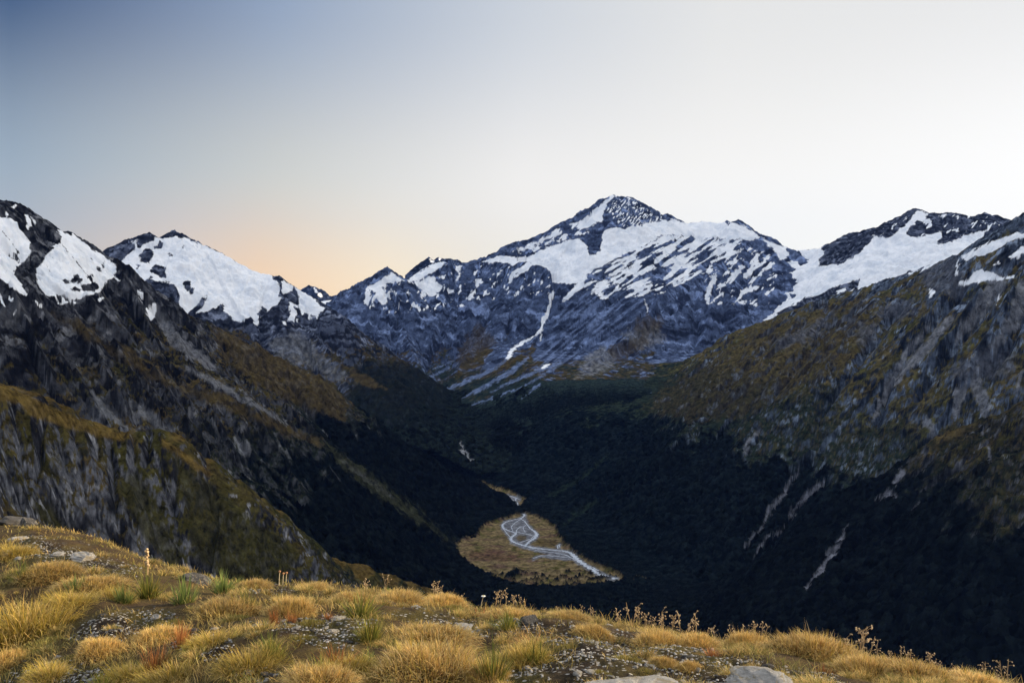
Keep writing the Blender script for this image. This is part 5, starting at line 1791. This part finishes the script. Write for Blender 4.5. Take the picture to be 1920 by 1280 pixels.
put_stone(BIG[0], 'flat_rock', 165, 1124, 24, 7, 'small white slab in the pale tussocks below the scree', None, 'rock', .3, .3)
put_stone(BIG[1], 'flat_rock', 290, 1164, 20, 7, 'small white slab on the black soil under the dark speargrass', None, 'rock', .3, .3)
put_stone(BIG[2], 'flat_rock', 1140, 1174, 18, 9, 'white stone on the brow at the edge of the dark hummock', None, 'rock', .3, .3)
put_stone(BIG[0], 'flat_rock', 626, 1192, 18, 7, 'white stone between the russet plant and the yellow tipped speargrass', None, 'rock', .3, .3)
put_stone(BIG[1], 'flat_rock', 1305, 1252, 16, 9, 'white stone beside a small tan tussock on the stony ground', None, 'rock', .3, .3)
put_stone(BOULD[0], 'boulder', 24, 984, 62, 22, 'largest dark boulder on the skyline at the left edge', 'boulders on the skyline', 'boulder', .2, .3)
put_stone(BOULD[1], 'boulder', 56, 986, 28, 22, 'middle dark boulder on the skyline, next to the largest', 'boulders on the skyline', 'boulder', .9, .3)
put_stone(BOULD[2], 'boulder', 80, 990, 16, 12, 'smallest dark boulder of the skyline group', 'boulders on the skyline', 'boulder', .3, .3)
put_stone(BOULD[3], 'boulder', 368, 1094, 66, 24, 'dark lichen spotted rock on the skyline between grass and speargrass', None, 'boulder', .2, .3)
put_stone(BOULD[1], 'boulder', 995, 1172, 36, 12, 'grey rock on the stony ground under the skyline tussocks', None, 'boulder', .2, .3)

SMALL = [stone_mesh('small_stone', 40 + k, 2, PALE if k % 3 else GREY, 0, 8) for k in range(7)]
ns = 0
while ns < 290:
    P_ = BARE[rs.choice([0, 0, 0, 0, 0, 1, 2, 2, 3, 4, 5, 6, 8, 9, 10, 11])]
    xs_, ys_ = [p[0] for p in P_], [p[1] for p in P_]
    px, py = rs.uniform(min(xs_) - 10, max(xs_) + 10), rs.uniform(min(ys_) - 3, max(ys_) + 3)
    cy_ = float(np.interp(px, [c[0] for c in CREST], [c[1] for c in CREST]))
    if py < cy_ + 3 or poly_sd(np.array([px]), np.array([py]), P_)[0] < -4:
        continue
    x, y = on_ridge(px, py)
    w = rs.choice([.018, .022, .025, .03, .035, .045, .07]) * F_PX / y
    put_stone(SMALL[ns % 7], 'small_stone', px, py, w, w * rs.uniform(.16, .34), 'small pale broken stone lying on dark bare soil', 'small stones on the bare soil', 'stone', None, .3, rs.uniform(.5, .9))
    ns += 1


def build_gravel(n=9000):
    """chips of schist too many to count"""
    rng = np.random.default_rng(55)
    px = rng.uniform(-100, 2000, n * 6)
    y = np.exp(rng.uniform(math.log(2.8), math.log(17), n * 6))
    u = ray(px, 600)[0]
    x = u * y
    z = ridge_z(x, y)
    _, py = to_px(x, y, z)
    bm = bare_mask(px, py, x, y) * np.clip(.5 + 1.2 * fbm(x / .3, y / .3, 3, 951), 0.02, 1)
    k = np.where((rng.random(len(x)) < bm) & (y < np.interp(u, _cu, _cy) * 1.05))[0][:n]
    V0 = np.array([(-1, -.6, -.3), (.8, -.9, -.3), (1, .7, -.3), (-.7, .9, -.3), (-.6, -.4, .35), (.5, -.5, .45), (.7, .45, .3), (-.45, .6, .42)])
    F0 = np.array([(4, 5, 6, 7), (0, 1, 5, 4), (1, 2, 6, 5), (2, 3, 7, 6), (3, 0, 4, 7)])
    m = len(k)
    s = rng.uniform(.0035, .010, m) * (.5 + y[k] / 9)
    a = rng.uniform(0, 6.28, m)
    j = V0[None] * (1 + rng.uniform(-.35, .35, (m, 8, 3)))
    ca, sa = np.cos(a)[:, None], np.sin(a)[:, None]
    X = (j[..., 0] * ca - j[..., 1] * sa) * s[:, None] + x[k][:, None]
    Y = (j[..., 0] * sa + j[..., 1] * ca) * s[:, None] + y[k][:, None]
    Z = j[..., 2] * s[:, None] * .8 + z[k][:, None] + .004
    V = np.stack([X, Y, Z], -1).reshape(-1, 3)
    Fc = (np.arange(m) * 8)[:, None, None] + F0[None]
    me = poly_mesh('gravel', V, [Fc.reshape(-1, 4)], GRAVEL, smooth=False)
    c = np.repeat(rng.uniform(.08, .46, (m, 1)) ** 1.3 * np.array([[1, .95, .88]]), 8, 0)
    at_ = me.attributes.new('tint', 'FLOAT_COLOR', 'POINT')
    cc = np.ones((len(V), 4), np.float32)
    cc[:, :3] = c
    at_.data.foreach_set('color', cc.ravel())
    o = bpy.data.objects.new('gravel', me)
    o['kind'] = 'stuff'
    COL.objects.link(o)


GRAVEL, gnt, gb = new_mat('schist_chips')
ga = N(gnt, 'ShaderNodeAttribute', attribute_name='tint')
gnt.links.new(ga.outputs['Color'], gb.inputs['Base Color'])
gb.inputs['Roughness'].default_value = .8
build_gravel()


# ------------------------------------------------------------------ seed stalks, daisy, seed bobbles
def tube(pts, r0, r1, sides=5):
    P = np.array(pts, float)
    V, Fc = [], []
    n = len(P)
    for i in range(n):
        d = P[min(i + 1, n - 1)] - P[max(i - 1, 0)]
        d /= np.linalg.norm(d) + 1e-9
        a = np.cross(d, (0.3, 1, .1))
        a /= np.linalg.norm(a)
        c = np.cross(d, a)
        r = r0 + (r1 - r0) * i / (n - 1)
        for k in range(sides):
            t = 2 * math.pi * k / sides
            V.append(P[i] + r * (math.cos(t) * a + math.sin(t) * c))
    for i in range(n - 1):
        for k in range(sides):
            Fc.append((i * sides + k, i * sides + (k + 1) % sides, (i + 1) * sides + (k + 1) % sides, (i + 1) * sides + k))
    return np.array(V), np.array(Fc)


def join_tubes(ts):
    V, Fc, o = [], [], 0
    for v, f in ts:
        V.append(v)
        Fc.append(f + o)
        o += len(v)
    return np.concatenate(V), np.concatenate(Fc)


def plain(name, col, rough=.7, var=.3):
    m, nt, b = new_mat(name)
    g_ = N(nt, 'ShaderNodeNewGeometry')
    n = N(nt, 'ShaderNodeTexNoise')
    n.inputs['Scale'].default_value = 90
    n.inputs['Detail'].default_value = 4
    nt.links.new(g_.outputs['Position'], n.inputs['Vector'])
    r = N(nt, 'ShaderNodeValToRGB')
    r.color_ramp.elements[0].position = .3
    r.color_ramp.elements[0].color = (*[c * (1 - var) for c in col], 1)
    r.color_ramp.elements[1].position = .7
    r.color_ramp.elements[1].color = (*[min(1, c * (1 + var)) for c in col], 1)
    nt.links.new(n.outputs['Fac'], r.inputs[0])
    nt.links.new(r.outputs[0], b.inputs['Base Color'])
    b.inputs['Roughness'].default_value = rough
    return m


STALK = plain('dry_stalk', (.34, .23, .11))
SEED = plain('dry_seed_head', (.56, .40, .22))
PETAL = plain('white_petal', (.80, .78, .74), .6, .06)
DISC = plain('flower_centre', (.55, .42, .16))
BOB = plain('brown_seed_bobble', (.34, .16, .06))
STEM = plain('pale_stem', (.46, .38, .24))


def seed_spray(seed):
    """one dry plant: branching stalks, and the seed cases on them"""
    r = random.Random(seed)
    ts, sd = [], []
    for k in range(r.choice([1, 2, 2, 3])):
        top = Vector((r.uniform(-.25, .25), r.uniform(-.25, .25), r.uniform(.75, 1.0)))
        mid = top * .5 + Vector((r.uniform(-.05, .05), r.uniform(-.05, .05), .04))
        main = [(0, 0, -.05), tuple(mid), tuple(top)]
        ts.append(tube(main, .016, .008))
        for j in range(r.randint(5, 8)):
            f = r.uniform(.4, 1.0)
            p = Vector(mid) * (2 * f) if f < .5 else Vector(mid).lerp(top, 2 * f - 1)
            q = p + Vector((r.uniform(-.16, .16), r.uniform(-.16, .16), r.uniform(.02, .16)))
            ts.append(tube([tuple(p), tuple(p.lerp(q, .5) + Vector((0, 0, .02))), tuple(q)], .008, .005, 4))
            for _ in range(r.choice([1, 1, 2])):
                e = q + Vector((r.uniform(-.03, .03), r.uniform(-.03, .03), r.uniform(-.02, .03)))
                V, Fc = ico(1)
                V = V * np.array((.019, .019, .034)) * r.uniform(.7, 1.25)
                rot = np.array(Euler((r.uniform(-.9, .9), r.uniform(-.9, .9), 0)).to_matrix())
                sd.append((V @ rot.T + np.array(e), Fc))
    V, Fq = join_tubes(ts)
    V2, F2 = join_tubes(sd)
    return poly_mesh('stalk', V, [Fq], STALK), poly_mesh('panicle', V2, [F2], SEED)


SPRAY = [seed_spray(k) for k in range(7)]


def put_spray(k, px, py, h, label, group):
    x, y = on_ridge(px, py)
    root = bpy.data.objects.new('seed_stalk', None)
    root.empty_display_size = .1
    s = h * y / F_PX
    root.location = (x, y, float(ridge_z(x, y)) - .01)
    root.scale = (s, s, s)
    root.rotation_euler = (0, rs.uniform(-.15, .15), rs.uniform(0, 6.28))
    root['label'] = label
    root['category'] = 'dry plant'
    root['group'] = group
    COL.objects.link(root)
    for nm, me in zip(('stalk', 'panicle'), SPRAY[k % len(SPRAY)]):
        o = bpy.data.objects.new(nm, me)
        o.parent = root
        COL.objects.link(o)


SG = 'dry seed stalks along the skyline'
put_spray(0, 690, 1108, 36, 'dry seed spray on the skyline, first of the two above the golden strip', SG)
put_spray(3, 722, 1114, 44, 'tallest dry seed spray above the golden strip on the skyline', SG)
put_spray(1, 1108, 1166, 30, 'lone thin seed stalk leaning over the dark hummock', SG)
put_spray(2, 1092, 1162, 30, 'bushy seed stalk on the skyline beside the dark hummock', SG)
for px, py, h in [(812, 1132, 36), (826, 1136, 32), (848, 1142, 30), (866, 1146, 34), (928, 1146, 30), (936, 1146, 34), (948, 1147, 36), (962, 1147, 28), (978, 1147, 34), (1022, 1150, 16), (1044, 1154, 18),
                  (1162, 1176, 30), (1186, 1178, 44), (1198, 1180, 40), (1210, 1182, 36), (1226, 1184, 32), (1244, 1186, 42), (1258, 1190, 36), (1276, 1194, 48), (1288, 1196, 40), (1304, 1200, 56), (1322, 1202, 44),
                  (1344, 1206, 20), (1366, 1212, 46), (1378, 1214, 48), (1392, 1216, 40), (1408, 1218, 44), (1426, 1222, 46), (1440, 1226, 30), (1466, 1234, 44), (1480, 1236, 40), (1498, 1240, 44), (1514, 1242, 40),
                  (1540, 1244, 50), (1556, 1246, 36), (1578, 1250, 54), (1596, 1252, 40), (1608, 1254, 62), (1622, 1258, 46), (1646, 1264, 38), (1668, 1268, 36), (1690, 1272, 34), (1706, 1274, 40), (1742, 1280, 40),
                  (1766, 1284, 30), (1784, 1286, 22), (1796, 1288, 34), (1850, 1296, 38), (1872, 1298, 40), (1888, 1300, 48), (1560, 1250, 30), (1346, 1210, 34), (1240, 1190, 28)]:
    put_spray(rs.randint(0, 6), px, py, h * 1.25, 'thin dry seed stalk standing among others along the grassy skyline', SG)


def flower_root(name, px, py, label):
    x, y = on_ridge(px, py)
    r = bpy.data.objects.new(name, None)
    r.empty_display_size = .1
    r.location = (x, y, float(ridge_z(x, y)) - .01)
    r['label'] = label
    r['category'] = 'flower' if name == 'daisy' else 'dry plant'
    COL.objects.link(r)
    return r, y


def child(nm, V, Fl, mat, parent):
    o = bpy.data.objects.new(nm, poly_mesh(nm, V, Fl, mat))
    o.parent = parent
    COL.objects.link(o)
    return o


dz, y = flower_root('daisy', 902, 1150, 'white mountain daisy on a thin stem rising above the skyline grass')
H_ = 26 * y / F_PX
V, Fq = tube([(0, 0, 0), (.006, 0, H_ * .5), (.024, 0, H_)], .004, .003)
child('stem', V, [Fq], STEM, dz)
pv, pf = [], []
for k in range(14):
    a = 2 * math.pi * k / 14
    b0 = len(pv)
    for r_, w_, z_ in ((.006, .0035, 0), (.013, .005, .004), (.020, .004, .001), (.023, .001, -.002)):
        for s_ in (1, -1):
            pv.append((.024 + r_ * math.cos(a) - s_ * w_ * math.sin(a), r_ * math.sin(a) + s_ * w_ * math.cos(a), H_ + z_))
    for q in range(3):
        pf.append((b0 + 2 * q, b0 + 2 * q + 1, b0 + 2 * q + 3, b0 + 2 * q + 2))
child('petals', np.array(pv), [np.array(pf)], PETAL, dz)
V, Fc = ico(2)
child('flower_centre', V * np.array((.010, .010, .006)) + np.array((.024, 0, H_ + .003)), [Fc], DISC, dz)

for px, py, h, lb in ((523, 1097, 28, 'tallest of three brown seed bobbles on the skyline'), (530, 1097, 23, 'middle brown seed bobble of the three on the skyline'), (536, 1097, 21, 'shortest brown seed bobble of the three on the skyline')):
    r, y = flower_root('seed_bobble', px, py, lb)
    r['group'] = 'brown seed bobbles'
    H_ = h * y / F_PX
    V, Fq = tube([(0, 0, 0), (.004, 0, H_ * .5), (.010, .004, H_)], .006, .005)
    child('stem', V, [Fq], STEM, r)
    V, Fc = ico(3)
    V = V * (1 + .12 * np.sin(V[:, :1] * 17) * np.cos(V[:, 1:2] * 15))
    child('seed_head', V * np.array((.016, .016, .013)) + np.array((.010, .004, H_ + .006)), [Fc], BOB, r)

# tall dry flower stem behind the dark speargrass
r, y = flower_root('flower_stem', 276, 1078, 'tall dry flower stem standing behind the dark speargrass')
r['category'] = 'dry plant'
H_ = 52 * y / F_PX
V, Fq = tube([(0, 0, 0), (.008, 0, H_ * .5), (.0, 0, H_)], .012, .008)
child('stem', V, [Fq], STALK, r)
sd = []
for k in range(26):
    V, Fc = ico(1)
    t = rs.uniform(.35, 1.0)
    a = rs.uniform(0, 6.28)
    sd.append((V * np.array((.012, .012, .016)) + np.array((.018 * math.cos(a), .018 * math.sin(a), H_ * t)), Fc))
V, Fc = join_tubes(sd)
child('seed_head', V, [Fc], SEED, r)

# ------------------------------------------------------------------ haze in the valley air
def build_haze(density=7e-6):
    m = bpy.data.materials.new('valley_air')
    m.use_nodes = True
    nt = m.node_tree
    nt.nodes.clear()
    v = nt.nodes.new('ShaderNodeVolumePrincipled')
    v.inputs['Color'].default_value = (.16, .34, 1.0, 1)
    v.inputs['Density'].default_value = density
    v.inputs['Anisotropy'].default_value = .2
    o = nt.nodes.new('ShaderNodeOutputMaterial')
    nt.links.new(v.outputs[0], o.inputs['Volume'])
    x0, x1, y0, y1, z0, z1 = -9000, 9000, -300, 12500, -1000, 1400
    V = [(x, y, z) for x in (x0, x1) for y in (y0, y1) for z in (z0, z1)]
    Fq = [(0, 1, 3, 2), (4, 6, 7, 5), (0, 4, 5, 1), (2, 3, 7, 6), (0, 2, 6, 4), (1, 5, 7, 3)]
    me = poly_mesh('haze', V, [np.array(Fq)], m, smooth=False)
    h = bpy.data.objects.new('haze', me)
    h['kind'] = 'stuff'
    COL.objects.link(h)


if HAZE:
    build_haze()
